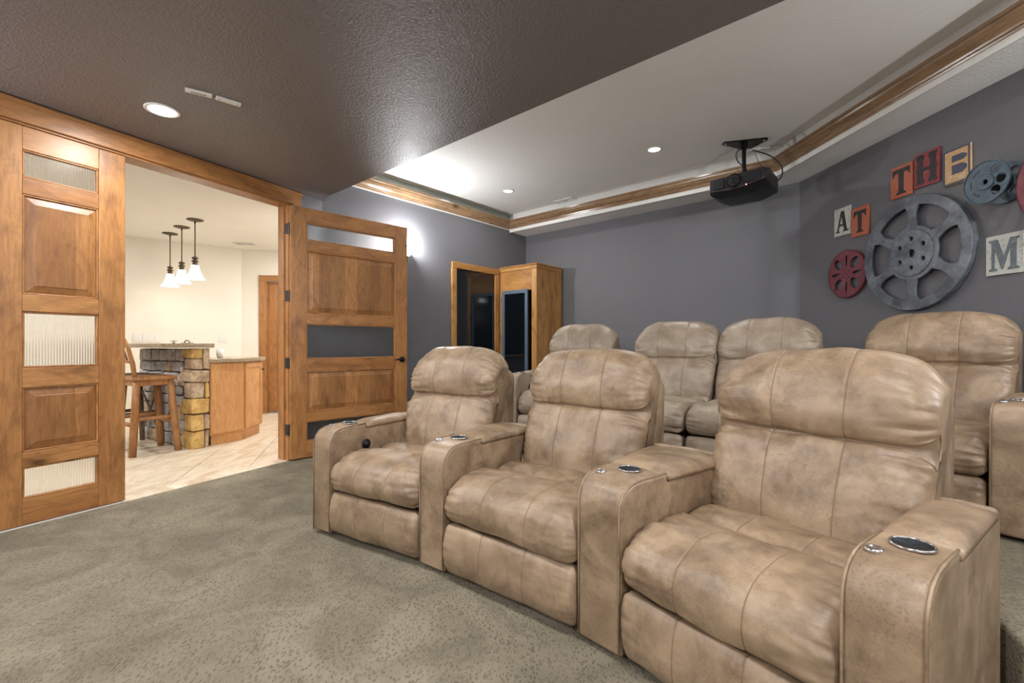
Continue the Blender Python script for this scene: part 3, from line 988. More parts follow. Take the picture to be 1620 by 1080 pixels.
ARM_H = .615
def arm(root, inv, fl, fr, bl, br, mat, seed=0, button=None, outer_l=True, outer_r=True, base=0):
    """arm between plan points front-left, front-right, back-left, back-right (world)"""
    def tw(p): 
        v = inv @ Vector((p[0], p[1], base)); return V2(v.x, v.y)
    fl, fr, bl, br = tw(fl), tw(fr), tw(bl), tw(br)
    # centre lines: side profile param (t 0..1 front->back, z)
    Dp = ((bl - fl).length + (br - fr).length) / 2
    def P(t, u, z):
        t = t / Dp
        a = fl + (bl - fl) * t
        b = fr + (br - fr) * t
        q = a + (b - a) * u
        return Vector((q.x, q.y, z))
    # body profile (depth, height)
    prof = [(0, .02), (0, .30), (0, .50), (.004, .54), (.018, .572), (.042, .596), (.075, .609), (.12, ARM_H), (.27, ARM_H), (.27, ARM_H - .028), (.50, ARM_H - .028), (Dp - .06, ARM_H - .028), (Dp - .06, ARM_H + .004), (Dp - .03, ARM_H), (Dp - .006, ARM_H - .03), (Dp, .5), (Dp, .02)]
    n = len(prof)
    m = MB()
    vs = []
    us = (0, .09, .5, .91, 1)
    for u in us:
        for (d, z) in prof:
            crown = .006 * (1 - (2 * u - 1) ** 2) if z > .3 else 0
            vs.append(P(d, u, z + crown if z > .5 else z))
    fs = [tuple(range(n - 1, -1, -1)), tuple(range(4 * n, 5 * n))]
    for k in range(4):
        fs += [(k * n + i, k * n + (i + 1) % n, (k + 1) * n + (i + 1) % n, (k + 1) * n + i) for i in range(n)]
    m.add(vs, fs)
    b = m.build('armrest', mat, root, bevel=.016, seg=4)
    # piping along both upper edges of the front
    for u in (.03, .97):
        path = [P(d - .001 if d < .01 else d, u, z + .0005) for (d, z) in prof[:9]]
        sm = MB().tube(path, .0038, 6)
        sm.build('piping', mat, b, smooth=True)
    # storage lid: a soft slab lying in the recess
    m = MB()
    rows, cols = 16, 12
    d0, d1 = .272, Dp - .062
    for layer in (0, 1):
        for i in range(rows + 1):
            for j in range(cols + 1):
                d = d0 + (d1 - d0) * i / rows
                u = -.02 + 1.04 * j / cols
                e = min(i, rows - i) / 2.0
                f_ = min(j, cols - j) / 2.0
                rnd = (1 - math.exp(-e * 1.6)) * (1 - math.exp(-f_ * 1.6))
                top = ARM_H - .008 + .026 * rnd + .004 * noise.noise(Vector((d * 14, u * 5, seed + .5)))
                z = top if layer else ARM_H - .026
                m.v.append(tuple(P(d, u, z)))
    nn = (rows + 1) * (cols + 1)
    for i in range(rows):
        for j in range(cols):
            a = i * (cols + 1) + j
            m.f.append((nn + a, nn + a + 1, nn + a + cols + 2, nn + a + cols + 1))
            m.f.append((a + cols + 1, a + cols + 2, a + 1, a))
    ring = [(0, j) for j in range(cols)] + [(i, cols) for i in range(rows)] + [(rows, j) for j in range(cols, 0, -1)] + [(i, 0) for i in range(rows, 0, -1)]
    ids = [i * (cols + 1) + j for i, j in ring]
    for k in range(len(ids)):
        a, c = ids[k], ids[(k + 1) % len(ids)]
        m.f.append((a, c, nn + c, nn + a))
    m.build('storage_lid', mat, b, smooth=True)
    # cup holder and its chrome ring, power button
    cpos = P(.195, .54, ARM_H + .0065)
    wd = (fr - fl).length
    rc = .043
    m = MB()
    m.lathe([(rc, .0015), (rc * .98, .004), (rc * .92, .004), (rc * .90, 0), (rc * .87, -.0035), (.0, -.0045)], 32)
    o = m.build('cup_holder', M['cup_black'], root, smooth=True); o.location = cpos
    m = MB()
    for k in range(32): pass
    tor = []
    m.tube([(rc * math.cos(q / 32 * 2 * math.pi), rc * math.sin(q / 32 * 2 * math.pi), .003) for q in range(33)], .0032, 8, caps=False)
    r_ = m.build('chrome_rim', M['chrome'], o, smooth=True)
    bp = P(.105, .22 if button != 'left' else .3, ARM_H + .003)
    m = MB().lathe([(.020, -.003), (.020, .003), (.016, .006), (.014, .004), (.0, .004)], 24)
    o = m.build('power_button', M['chrome'], root, smooth=True); o.location = bp
    if button == 'inner_right':
        c = P(.26, 1.0, .49)
        side = (br - fr).normalized()
        nx = V2(side.y, -side.x)
        m = MB().lathe([(.030, 0), (.031, .006), (.026, .012), (.018, .014), (.010, .024), (0, .026)], 24)
        me = m.mesh()
        rzb = math.atan2(nx.y, nx.x)
        o = link('recline_knob', me, M['black_metal'], root, smooth=True)
        o.location = (c.x + nx.x * .004, c.y + nx.y * .004, c.z)
        o.rotation_euler = (0, R(90), rzb)

def frame_of(c, a):
    """seat frame: a = direction of the seat's left-to-right line measured from the view axis"""
    t = V2(math.sin(R(a)), -math.cos(R(a)))
    b = V2(math.cos(R(a)), math.sin(R(a)))
    return t, b, R(a - 90)

GF = 'front row recliners'
GB = 'second row recliners on the platform'
# front row
cA, aA, wA = V2(-.752, 2.465), 59, .680
cB, aB, wB = V2(-.040, 1.958), 51, .735
cC, aC, wC = V2(.565, 1.327), 36, .650
tA, bA, rA = frame_of(cA, aA)
tB, bB, rB = frame_of(cB, aB)
tC, bC, rC = frame_of(cC, aC)
def side(c, t, b, w_, s_, d): return c + t * (w_ / 2 * s_) + b * d
AD = .78
lA = side(cA, tA, bA, wA, -1, 0); lAb = side(cA, tA, bA, wA, -1, AD)
rA_ = side(cA, tA, bA, wA, 1, 0); rAb = side(cA, tA, bA, wA, 1, AD)
lB = side(cB, tB, bB, wB, -1, 0); lBb = side(cB, tB, bB, wB, -1, AD)
rB_ = side(cB, tB, bB, wB, 1, 0); rBb = side(cB, tB, bB, wB, 1, AD)
lC = side(cC, tC, bC, wC, -1, 0); lCb = side(cC, tC, bC, wC, -1, AD)
rC_ = side(cC, tC, bC, wC, 1, 0); rCb = side(cC, tC, bC, wC, 1, AD)
build_recliner('recliner', (cA.x, cA.y, 0), rA, wA, .71, 'tan distressed recliner at the left end of the front row, nearest the open door', GF, 11, M['leather'],
               [dict(fl=lA - tA * .15, fr=lA, bl=lAb - tA * .15, br=lAb, button='inner_right'),
                dict(fl=rA_, fr=lB, bl=rAb, br=lBb)])
build_recliner('recliner', (cB.x, cB.y, 0), rB, wB, .73, 'tan distressed recliner in the middle of the front row of three', GF, 23, M['leather'],
               [dict(fl=rB_, fr=lC, bl=rBb, br=lCb)])
build_recliner('recliner', (cC.x, cC.y, 0), rC, wC, .735, 'largest and nearest tan recliner, with a stained lower back cushion', GF, 37, M['leather'],
               [dict(fl=rC_, fr=rC_ + tC * .158, bl=rCb, br=rCb + tC * .158)])
# second row
def brow(left, a, w_):
    t, b, rz = frame_of(None, a)
    return left + t * (w_ / 2), t, b, rz
specs = [(V2(.04, 4.13), 60, .68), (V2(.657, 3.604), 49, .68), (V2(1.185, 3.176), 47.5, .67), (V2(1.81, 2.66), 36, .66)]
bc = [brow(*s_) for s_ in specs]
E4 = []
for (c, t, b, rz), s_ in zip(bc, specs):
    w_ = s_[2]
    E4.append((side(c, t, b, w_, -1, 0), side(c, t, b, w_, -1, AD), side(c, t, b, w_, 1, 0), side(c, t, b, w_, 1, AD)))
labs = ['dusty grey-tan recliner in the second row, right beside the corner cabinet',
        'dusty grey-tan recliner with a deeply dented lower back, left half of the second-row pair',
        'dusty grey-tan recliner, right half of the second-row pair without an arm between',
        'olive-tan recliner at the right end of the second row, under the large film reel']
t0 = bc[0][1]; t3 = bc[3][1]
arms_b = [
    [dict(fl=E4[0][0] - t0 * .15, fr=E4[0][0], bl=E4[0][1] - t0 * .15, br=E4[0][1], button='inner_right'), dict(fl=E4[0][2], fr=E4[1][0], bl=E4[0][3], br=E4[1][1])],
    [],
    [dict(fl=E4[2][2], fr=E4[3][0], bl=E4[2][3], br=E4[3][1])],
    [dict(fl=E4[3][2], fr=E4[3][2] + t3 * .16, bl=E4[3][3], br=E4[3][3] + t3 * .16)]]
for k in range(4):
    c, t, b, rz = bc[k]
    for a in arms_b[k]: a['base'] = RISER
    build_recliner('recliner', (c.x, c.y, RISER), rz, specs[k][2] - .004, [.69, .70, .69, .70][k], labs[k], GB, 51 + 9 * k, M['leather'] if k == 3 else M['leather_grey'], arms_b[k])

# ------------------------------------------------------------------ projector
pj = empty('projector', (2.19, 4.38, 2.60), math.atan2(BACK_D.y, BACK_D.x), 'black video projector hanging from the tray ceiling', 'projector')
m = MB()
secs = [(-.0, [(-.235, .060), (.215, .085), (.235, .06), (.235, -.015), (.02, -.060), (-.06, -.060), (-.235, -.050)]),
        (.10, [(-.26, .070), (.25, .095), (.26, .07), (.26, -.055), (.12, -.105), (-.16, -.105), (-.26, -.055)]),
        (.40, [(-.26, .070), (.25, .095), (.26, .07), (.26, -.055), (.12, -.105), (-.16, -.105), (-.26, -.055)]),
        (.46, [(-.24, .060), (.23, .075), (.24, .06), (.24, -.04), (.11, -.085), (-.15, -.085), (-.24, -.04)])]
vs = []
for (y, pr) in secs:
    for (x, z) in pr: vs.append((x, y - .2, z))
fs = [tuple(range(6, -1, -1)), tuple(range(21, 28))]
for s_ in range(3):
    fs += [(s_ * 7 + i, s_ * 7 + (i + 1) % 7, (s_ + 1) * 7 + (i + 1) % 7, (s_ + 1) * 7 + i) for i in range(7)]
m.add(vs, fs)
m.build('housing', M['black_plastic'], pj, bevel=.006)
m = MB().tube([(-.02, -.215, .012), (-.02, -.17, .012)], .064, 32)
lb = m.build('lens_barrel', M['black_metal'], pj, bevel=.003)
m = MB().tube([(-.02, -.222, .012), (-.02, -.210, .012)], [.046, .050], 28)
m.build('lens_ring', M['hinge'], lb)
m = MB().tube([(-.02, -.229, .012), (-.02, -.220, .012)], [.026, .034], 24)
m.build('lens_glass', M['dark_glass'], lb, smooth=True)
MB().box(-.205, -.105, -.212, -.19, -.040, .045).build('vent_grille', M['cup_black'], pj, bevel=.003)
MB().box(.06, .20, -.212, -.19, -.022, .055).build('vent_grille', M['cup_black'], pj, bevel=.003)
MB().tube([(-.235, -.208, -.050), (-.06, -.208, -.0605), (.02, -.208, -.0605), (.235, -.208, -.016)], .0028, 6).build('front_trim', M['chrome'], pj)
o = MB().lathe([(0, 0), (.005, .001), (.005, .006), (0, .007)], 12).build('power_light', M['led'], pj, rot=(R(90), 0, 0), loc=(.085, -.206, -.046))
# mount
mt = empty('projector_mount', (2.23, 4.43, CEIL_TRAY), math.atan2(BACK_D.y, BACK_D.x), 'black triangular ceiling mount with a pole above the projector', 'mount')
m = MB().prism([(-.16, -.13), (-.13, -.16), (.20, .0), (.20, .04), (.0, .17), (-.03, .16)], -.012, 0)
m.build('ceiling_plate', M['black_metal'], mt)
for (x, y) in ((-.13, -.13), (.17, .02), (.0, .14)):
    o = MB().lathe([(0, -.019), (.008, -.018), (.010, -.012), (.010, -.0125)], 12).build('screw', M['chrome'], mt, loc=(x, y, 0))
m = MB().tube([(0, 0, -.012), (0, 0, -.32)], .019, 16); m.build('pole', M['black_metal'], mt)
m = MB().tube([(0, 0, -.012), (0, 0, -.05)], .032, 16); m.build('collar', M['black_metal'], mt)
m = MB().box(-.12, .10, -.035, .035, -.352, -.318)
m.box(-.03, .03, -.12, .10, -.350, -.325)
m.build('bracket', M['black_metal'], mt, bevel=.006)
for (x, y) in ((-.16, -.10), (.13, .10), (.13, -.1), (-.14, .10)):
    MB().tube([(0, 0, -.335), (x * .7, y * .7, -.328), (x, y, -.352)], [.012, .010, .007], 8).build('mount_arm', M['black_metal'], mt, smooth=True)
def cable(name, pts, r, mat, label):
    P3 = [Vector(p) for p in pts]
    out = []
    n = len(P3)
    for i in range(n - 1):
        p0, p1, p2, p3 = P3[max(i - 1, 0)], P3[i], P3[i + 1], P3[min(i + 2, n - 1)]
        for j in range(8):
            t = j / 8
            out.append(.5 * ((2 * p1) + (-p0 + p2) * t + (2 * p0 - 5 * p1 + 4 * p2 - p3) * t * t + (-p0 + 3 * p1 - 3 * p2 + p3) * t ** 3))
    out.append(P3[-1])
    return tag(MB().tube(out, r, 8).build(name, mat, smooth=True), label, 'cable')
cable('power_cable', [(2.36, 4.52, 3.01), (2.39, 4.46, 2.97), (2.48, 4.40, 2.90), (2.56, 4.38, 2.80), (2.56, 4.37, 2.71), (2.52, 4.37, 2.66), (2.46, 4.37, 2.65)], .006, M['black_plastic'], 'black power cable looping from the ceiling to the projector')
cable('signal_cable', [(2.23, 4.44, 2.99), (2.15, 4.38, 2.95), (2.11, 4.34, 2.88), (2.16, 4.38, 2.83), (2.24, 4.42, 2.80), (2.26, 4.42, 2.72)], .005, M['black_plastic'], 'thin black cable coiled around the projector mount pole')
cable('thin_wire', [(2.40, 4.52, 3.0), (2.36, 4.46, 2.94), (2.38, 4.44, 2.86), (2.44, 4.46, 2.80), (2.34, 4.44, 2.76), (2.28, 4.42, 2.72)], .0025, M['black_plastic'], 'very thin wire dangling right of the projector mount')
rw = empty('cable_raceway', (2.30, 4.58, CEIL_TRAY), 0, 'white surface raceway running across the tray ceiling to the projector', 'raceway')
dv = V2(2.73, 4.44) - V2(2.36, 4.55)
rzr = math.atan2(dv.y, dv.x)
rw.rotation_euler = (0, 0, rzr)
MB().box(.05, .46, -.010, .010, -.014, 0).build('channel', M['white_plastic'], rw, bevel=.002)
MB().box(.03, .15, -.035, .035, -.03, 0).build('outlet_box', M['white_plastic'], rw, bevel=.004)

# ------------------------------------------------------------------ ceiling fixtures
def can(x, y, z, label, glow, cat='downlight', r=.095, group=None):
    e = empty('recessed_light', (x, y, z), 0, label, cat, group)
    m = MB().lathe([(r, 0), (r, -.004), (r * .93, -.007), (r * .80, -.006), (r * .78, -.001), (r * .78, 0)], 36)
    m.build('trim_ring', M['white_plastic'], e, smooth=True)
    m = MB().lathe([(r * .79, -.001), (r * .79, -.005), (r * .6, -.006), (0, -.006)], 32)
    m.build('diffuser', glow, e, smooth=True)
    return e
for k, (x, y) in enumerate(CANS_LOW):
    if k == 0: can(x, y, CEIL_LOW, 'bright round recessed light in the low brown ceiling above the entry', M['lamp_glow'])
    else: can(x, y, CEIL_LOW, 'round recessed light in the low brown ceiling outside the view', M['lamp_glow'], group='low ceiling lights out of view')
can(CANS_TRAY[0][0], CANS_TRAY[0][1], CEIL_TRAY, 'small recessed light in the tray ceiling, nearer the projector', M['dim_glow'], r=.075)
can(CANS_TRAY[1][0], CANS_TRAY[1][1], CEIL_TRAY, 'small recessed light in the tray ceiling above the corner window', M['dim_glow'], r=.075)
can(CANS_TRAY[2][0], CANS_TRAY[2][1], CEIL_TRAY, 'small recessed light in the tray ceiling outside the view', M['dim_glow'], r=.075)
for (x, y) in BAR_FILL_CANS:
    can(x, y, CEIL_BAR, 'round recessed light in the bar room ceiling', M['lamp_glow'], group='bar room ceiling lights')
def grille(name, c, rz, L_, W_, z, label, n=9):
    e = empty(name, (c[0], c[1], z), rz, label, 'vent')
    m = MB()
    g_ = .018
    for (a0_, a1_, b0, b1) in ((-L_ / 2, L_ / 2, -W_ / 2, -W_ / 2 + g_), (-L_ / 2, L_ / 2, W_ / 2 - g_, W_ / 2), (-L_ / 2, -L_ / 2 + g_, -W_ / 2 + g_, W_ / 2 - g_), (L_ / 2 - g_, L_ / 2, -W_ / 2 + g_, W_ / 2 - g_), (-.008, .008, -W_ / 2 + g_, W_ / 2 - g_)):
        m.box(a0_, a1_, b0, b1, -.012, 0)
    m.build('frame', M['white_plastic'], e)
    MB().box(-L_ / 2 + g_, L_ / 2 - g_, -W_ / 2 + g_, W_ / 2 - g_, -.002, 0).build('duct_backing', M['hinge'], e)
    for k in range(n):
        yy = -W_ / 2 + g_ + (W_ - 2 * g_) * (k + .5) / n
        MB().box(-L_ / 2 + g_, L_ / 2 - g_, yy - .003, yy + .002, -.009, -.003).build('slat', M['white_plastic'], e)
    return e
grille('ceiling_vent', (.71, 6.168), math.atan2(BACK_D.y, BACK_D.x), .30, .14, CEIL_TRAY, 'white register vent in the tray ceiling', 5)
grille('ceiling_vent', (-4.0, 6.9), R(5), .30, .15, CEIL_BAR, 'white register vent in the bar room ceiling', 5)
for (x, y, rz, lab, g_) in ((-1.828, 2.69, R(34), 'slotted white plate on the low ceiling, nearer the recessed light', True), (-1.712, 2.783, R(42), 'plain white screwed plate on the low ceiling, beside the slotted one', False)):
    e = empty('ceiling_plate', (x, y, CEIL_LOW), rz, lab, 'plate')
    MB().box(-.066, .066, -.021, .021, -.012, 0).build('cover', M['white_plastic'], e, bevel=.003)
    if g_:
        for k in range(7): MB().box(-.036 + k * .011, -.030 + k * .011, -.008, .008, -.0128, -.0118).build('slot', M['hinge'], e)
    else:
        for k in (-1, 1):
            MB().tube([(k * .048, 0, -.0135), (k * .048, 0, -.011)], .0035, 8).build('screw', M['hinge'], e)

# ------------------------------------------------------------------ decoration on the right wall
rz_right = math.atan2(RIGHT_D.y, RIGHT_D.x)
def on_right(name, v, h_, label, cat, group=None, off=0):
    p = C3 + RIGHT_D * v + RIGHT_N * off
    e = empty(name, (p.x, p.y, h_), rz_right, label, cat, group)
    return e
# local frame: x along the wall (to the right as seen), -y into the room, z up. plates are built flat in x,y and turned upright
UP = Matrix.Rotation(R(90), 4, 'X')
def put(name, me, mat, parent, y=0, smooth=False, loc2=(0, 0)):
    me.transform(Matrix.Translation((loc2[0], y, loc2[1])) @ UP)
    return link(name, me, mat, parent, smooth=smooth)
G1 = 'distressed letter signs on the right wall'
def serif_T(w_, h_):
    a, b, t = w_ / 2, h_ / 2, w_ * .17
    return [(-a, b), (-a, b - h_ * .30), (-a + w_ * .05, b - h_ * .30), (-a + w_ * .12, b - h_ * .17), (-t / 1.1, b - h_ * .15), (-t / 1.2, -b + h_ * .12), (-t * 1.7, -b + h_ * .04), (-t * 1.7, -b), (t * 1.7, -b), (t * 1.7, -b + h_ * .04), (t / 1.2, -b + h_ * .12), (t / 1.1, b - h_ * .15), (a - w_ * .12, b - h_ * .17), (a - w_ * .05, b - h_ * .30), (a, b - h_ * .30), (a, b)][::-1]
def rect(x0, x1, y0, y1): return [(x0, y0), (x1, y0), (x1, y1), (x0, y1)]
def letter_sign(v, h_, w_, hh, plate_m, ink_m, shapes, label, border=None, tilt=0):
    e = on_right('letter_sign', v, h_, label, 'wall sign', G1)
    e.rotation_euler = (0, R(-tilt), rz_right)
    put('board', plate([rect(-w_ / 2, w_ / 2, -hh / 2, hh / 2)], .014, .002), plate_m, e, -.009)
    if border:
        i = .012
        put('border', plate([rect(-w_ / 2, w_ / 2, -hh / 2, hh / 2), rect(-w_ / 2 + i, w_ / 2 - i, -hh / 2 + i, hh / 2 - i)], .003), border, e, -.0172)
    for s_ in shapes:
        put('letter', plate(s_, .003), ink_m, e, -.0172)
    return e
# A
A_ = [[(-.072, -.095), (-.072, -.085), (-.058, -.080), (-.012, .095), (.022, .095), (.058, -.080), (.075, -.085), (.075, -.095), (.012, -.095), (.012, -.085), (.024, -.080), (.015, -.040), (-.030, -.040), (-.042, -.080), (-.028, -.085), (-.028, -.095)],
      [(-.026, -.022), (.011, -.022), (-.006, .052)]]
letter_sign(.585, 2.232, .185, .25, M['sign_white'], M['sign_ink'], [A_], 'small white distressed sign with a black letter A')
letter_sign(.782, 2.182, .180, .25, M['sign_orange'], M['sign_ink'], [[serif_T(.13, .19)]], 'lower orange sign with a black letter T, right of the A sign')
letter_sign(1.178, 2.393, .182, .245, M['sign_orange'], M['sign_ink'], [[serif_T(.15, .20)]], 'upper orange sign with a black letter T, left of the H sign')
def H_shape(a=.07, b=.10):
    s = .042
    return [(-a, -b), (-a + s + .012, -b), (-a + s + .012, -b + .022), (-a + s, -b + .030), (-a + s, -.012), (a - s, -.012), (a - s, -b + .030), (a - s - .012, -b + .022), (a - s - .012, -b), (a, -b),
            (a, -b + .022), (a - .008, -b + .032), (a - .008, -.02), (a + .004, 0), (a - .008, .02), (a - .008, b - .032), (a, b - .022), (a, b), (a - s - .012, b), (a - s - .012, b - .022), (a - s, b - .030), (a - s, .012), (-a + s, .012), (-a + s, b - .030), (-a + s + .012, b - .022), (-a + s + .012, b), (-a, b),
            (-a, b - .022), (-a + .008, b - .032), (-a + .008, .02), (-a - .004, 0), (-a + .008, -.02), (-a + .008, -b + .032), (-a, -b + .022)]
hs = letter_sign(1.384, 2.415, .192, .25, M['sign_red'], M['sign_ink'], [[H_shape()]], 'red distressed sign with a black letter H')
put('letter_outline', plate([H_shape(.081, .111), H_shape(.076, .106)], .0025), M['sign_ink'], hs, -.0168)
# E: tan letter left standing by slate counters
es = letter_sign(1.600, 2.352, .182, .245, M['sign_tan'], M['sign_blue'], [[[(-.030, .030), (.045, .030), (.070, .045), (.070, .060), (.045, .075), (-.030, .075)]], [[(-.030, -.055), (.040, -.055), (.070, -.035), (.070, -.010), (.040, .008), (-.030, .008)]]], 'tan and slate distressed sign with a letter E', M['sign_blue'])
M_ = [(-.085, -.10), (-.085, -.088), (-.070, -.082), (-.070, .082), (-.085, .088), (-.085, .10), (-.035, .10), (.0, -.012), (.035, .10), (.085, .10), (.085, .088), (.070, .082), (.070, -.082), (.085, -.088), (.085, -.10), (.022, -.10), (.022, -.088), (.036, -.082), (.036, .045), (-.004, -.092), (-.014, -.092), (-.052, .040), (-.052, -.082), (-.038, -.088), (-.038, -.10)]
letter_sign(1.892, 1.678, .205, .25, M['sign_white'], M['sign_grey'], [[M_]], 'pale sign with a large grey letter M, right of the big reel')

def sector(r0, r1, a0, a1, n=14, rc=.0):
    pts = [(r1 * math.cos(a0 + (a1 - a0) * i / n), r1 * math.sin(a0 + (a1 - a0) * i / n)) for i in range(n + 1)]
    pts += [(r0 * math.cos(a1 - (a1 - a0) * i / n), r0 * math.sin(a1 - (a1 - a0) * i / n)) for i in range(n + 1)]
    return pts
# large reel: rim, six flaring spokes, hub with six holes
big = on_right('film_reel', 1.300, 1.800, 'large galvanized six-spoke film reel on the right wall', 'film reel', None, .03)
RB = .430
outl = [circ(0, 0, RB, 96)]
for k in range(6):
    mid = R(60 * k)          # spokes lie at 30+60k
    pts = []
    r1, r0 = RB * .845, RB * .47
    hw1, hw0 = R(21.5), R(18)
    nA = 16
    for i in range(nA + 1):                      # outer arc
        q = mid - hw1 + 2 * hw1 * i / nA
        pts.append((r1 * math.cos(q), r1 * math.sin(q)))
    for i in range(1, 9):                        # side curve, waisted spoke
        t = i / 9
        q = mid + hw1 + (hw0 - hw1) * t + R(4.5) * math.sin(math.pi * t)
        r_ = r1 + (r0 - r1) * t
        pts.append((r_ * math.cos(q), r_ * math.sin(q)))
    for i in range(nA + 1):
        q = mid + hw0 - 2 * hw0 * i / nA
        pts.append((r0 * math.cos(q), r0 * math.sin(q)))
    for i in range(1, 9):
        t = 1 - i / 9
        q = mid - hw1 - (hw0 - hw1) * t - R(4.5) * math.sin(math.pi * t)
        r_ = r1 + (r0 - r1) * t
        pts.append((r_ * math.cos(q), r_ * math.sin(q)))
    outl.append(pts)
for k in range(6): outl.append(circ(RB * .255 * math.cos(R(30 + 60 * k)), RB * .255 * math.sin(R(30 + 60 * k)), RB * .046, 16))
outl.append(circ(0, 0, RB * .075, 20))
put('wheel_face', plate(outl, .018, .004, 2), M['zinc'], big, -.012)
put('outer_rim', plate([circ(0, 0, RB, 96), circ(0, 0, RB - .006, 96)], .044), M['zinc'], big, .008)
put('hub_disc', plate([circ(0, 0, RB * .40, 64)] + [circ(RB * .255 * math.cos(R(30 + 60 * k)), RB * .255 * math.sin(R(30 + 60 * k)), RB * .046, 16) for k in range(6)] + [circ(0, 0, RB * .075, 20)], .006, .002), M['zinc'], big, -.025)

def petal_reel(v, h_, r, label, off=.02):
    e = on_right('film_reel', v, h_, label, 'film reel', None, off)
    o_ = [circ(0, 0, r, 72)]
    for k in range(4):
        q = R(45 + 90 * k)
        o_.append(circ(r * .60 * math.cos(q), r * .60 * math.sin(q), r * .27, 24, r * .19, q))
        q = R(90 * k)
        o_.append(circ(r * .56 * math.cos(q), r * .56 * math.sin(q), r * .24, 20, r * .075, q))
    for k in range(8): o_.append(circ(r * .18 * math.cos(R(45 * k)), r * .18 * math.sin(R(45 * k)), r * .03, 10))
    o_.append(circ(0, 0, r * .04, 12))
    put('wheel_face', plate(o_, .010, .002), M['reel_red'], e, -.008)
    put('outer_rim', plate([circ(0, 0, r, 72), circ(0, 0, r - .006, 72)], .03), M['reel_red'], e, .002)
    return e
petal_reel(.650, 1.743, .214, 'small dark red film reel left of the big reel')
rr = petal_reel(2.381, 2.02, .30, 'dusky red film reel cut off by the right frame edge', .16)
put('wall_spacer', plate([circ(0, 0, .05, 32)], .158), M['black_metal'], rr, .081)
rb = on_right('film_reel', 1.900, 2.128, 'blue-grey two-flange film reel just right of the E sign', 'film reel', None, .012)
def flange(r, holes=3):
    o_ = [circ(0, 0, r, 64)]
    for q in (50, 0, -50): o_.append(circ(r * .62 * math.cos(R(q)), r * .62 * math.sin(R(q)), r * .22, 24))
    for q in (130, 180, 230): o_.append(sector(r * .60, r * .70, R(q - 18), R(q + 18), 8))
    o_.append(circ(0, 0, r * .12, 20))
    for k in range(4): o_.append(circ(r * .25 * math.cos(R(90 * k + 20)), r * .25 * math.sin(R(90 * k + 20)), r * .035, 10))
    return o_
put('rear_flange', plate(flange(.128), .006, .001), M['reel_blue'], rb, -.004)
put('front_flange', plate(flange(.134), .006, .001), M['reel_blue'], rb, -.135)
put('front_rim', plate([circ(0, 0, .135, 64), circ(0, 0, .129, 64)], .012, .001), M['reel_blue'], rb, -.137)
put('hub_ring', plate([circ(0, 0, .046, 32), circ(0, 0, .018, 20)], .010, .002), M['reel_blue'], rb, -.141)
put('core', plate([circ(0, 0, .050, 32), circ(0, 0, .018, 20)], .128), M['black_metal'], rb, -.07)

# ------------------------------------------------------------------ bar: stone wall, slab, cabinets
P1, P2 = V2(-3.369, 4.858), V2(-3.28, 5.0)
BD = V2(-.848, .53)                      # along the knee wall, away from us
BN = V2(-.53, -.848)                     # out of the long face
PN = (P2 - P1).normalized()
rz_bar = math.atan2(BD.y, BD.x)
# local frame: x = BD, y = z x BD = (-.53,-.848) = BN: out of the long face
TH = .165
kn = empty('stone_bar_wall', (P1.x, P1.y, 0), rz_bar, 'fieldstone bar knee wall with golden quoins under the raised counter', 'bar wall')
MB().box(.018, 1.30, -TH + .01, -.018, 0, 1.06).build('mortar_core', M['mortar'], kn)
def stone(x0, x1, y0, y1, z0, z1, mat, seed):
    rs = random.Random(seed)
    m = MB()
    nx = [x0, x0 + (x1 - x0) * .5, x1]
    import itertools
    def jj(a): return rs.uniform(-a, a)
    vs = []
    for z in (z0, z1):
        for y in (y0, y1):
            for x in (x0, x1):
                vs.append((x + jj(.011), y + jj(.004), z + jj(.011)))
    m.add(vs, [(0, 2, 3, 1), (4, 5, 7, 6), (0, 1, 5, 4), (2, 6, 7, 3), (0, 4, 6, 2), (1, 3, 7, 5)])
    return m.build('stone', mat, kn, bevel=.014, seg=2)
rows = [(.0, .185, [(0, .7, 'stone_gold'), (.7, 1, 'stone_tan')]), (.195, .355, [(0, .7, 'stone_gold'), (.7, 1, 'stone_tan')]), (.365, .525, [(0, 1, 'stone_gold')]),
        (.535, .695, [(0, .72, 'stone_tan'), (.72, 1, 'stone_gold')]), (.705, .835, [(0, 1, 'stone_tan')]), (.845, .95, [(0, .6, 'stone_tan')]), (.955, 1.06, [(0, .6, 'stone_gold')])]
sd = 0
for (z0, z1, cells) in rows:
    for (a, b, mt_) in cells:
        sd += 1
        # end face lies at x = 0, runs over y = 0 .. -TH
        y1_, y0_ = -TH * a + (.012 if a == 0 else -.004), -TH * b + .004
        ln = .17 + .05 * ((sd * 7) % 3) if a == 0 else .06
        stone(-.012, ln - .008 if a == 0 else ln, y0_, y1_, z0, z1, M[mt_], sd)
stone(-.012, .06, -TH, -TH * .6 - .004, .845, 1.06, M['stone_tan'], 99)
# long face, irregular rubble
rs = random.Random(5)
x = .0
z = 0.0
ridx = 0
while z < 1.04:
    hh = rs.uniform(.10, .16)
    if z + hh > 1.0: hh = 1.06 - z
    x = .20 + rs.uniform(-.02, .06)
    while x < 1.29:
        ww = rs.uniform(.10, .22)
        if x + ww > 1.22: ww = 1.30 - x
        mt_ = rs.choice(['stone_grey', 'stone_grey', 'stone_grey', 'stone_tan'])
        sd += 1
        stone(x + .005, x + ww - .005, -.035, .008 + rs.uniform(0, .014), z + .006, z + hh - .004, M[mt_], sd)
        x += ww
    z += hh
# slab on the bar, overhanging the stools
sl = tag(MB().box(-.05, 1.5, -TH - .03, .30, 1.073, 1.118).build('bar_countertop', M['granite'], loc=(P1.x, P1.y, 0), rot=(0, 0, rz_bar), bevel=.008, seg=3), 'raised speckled granite counter on the stone bar wall', 'countertop')
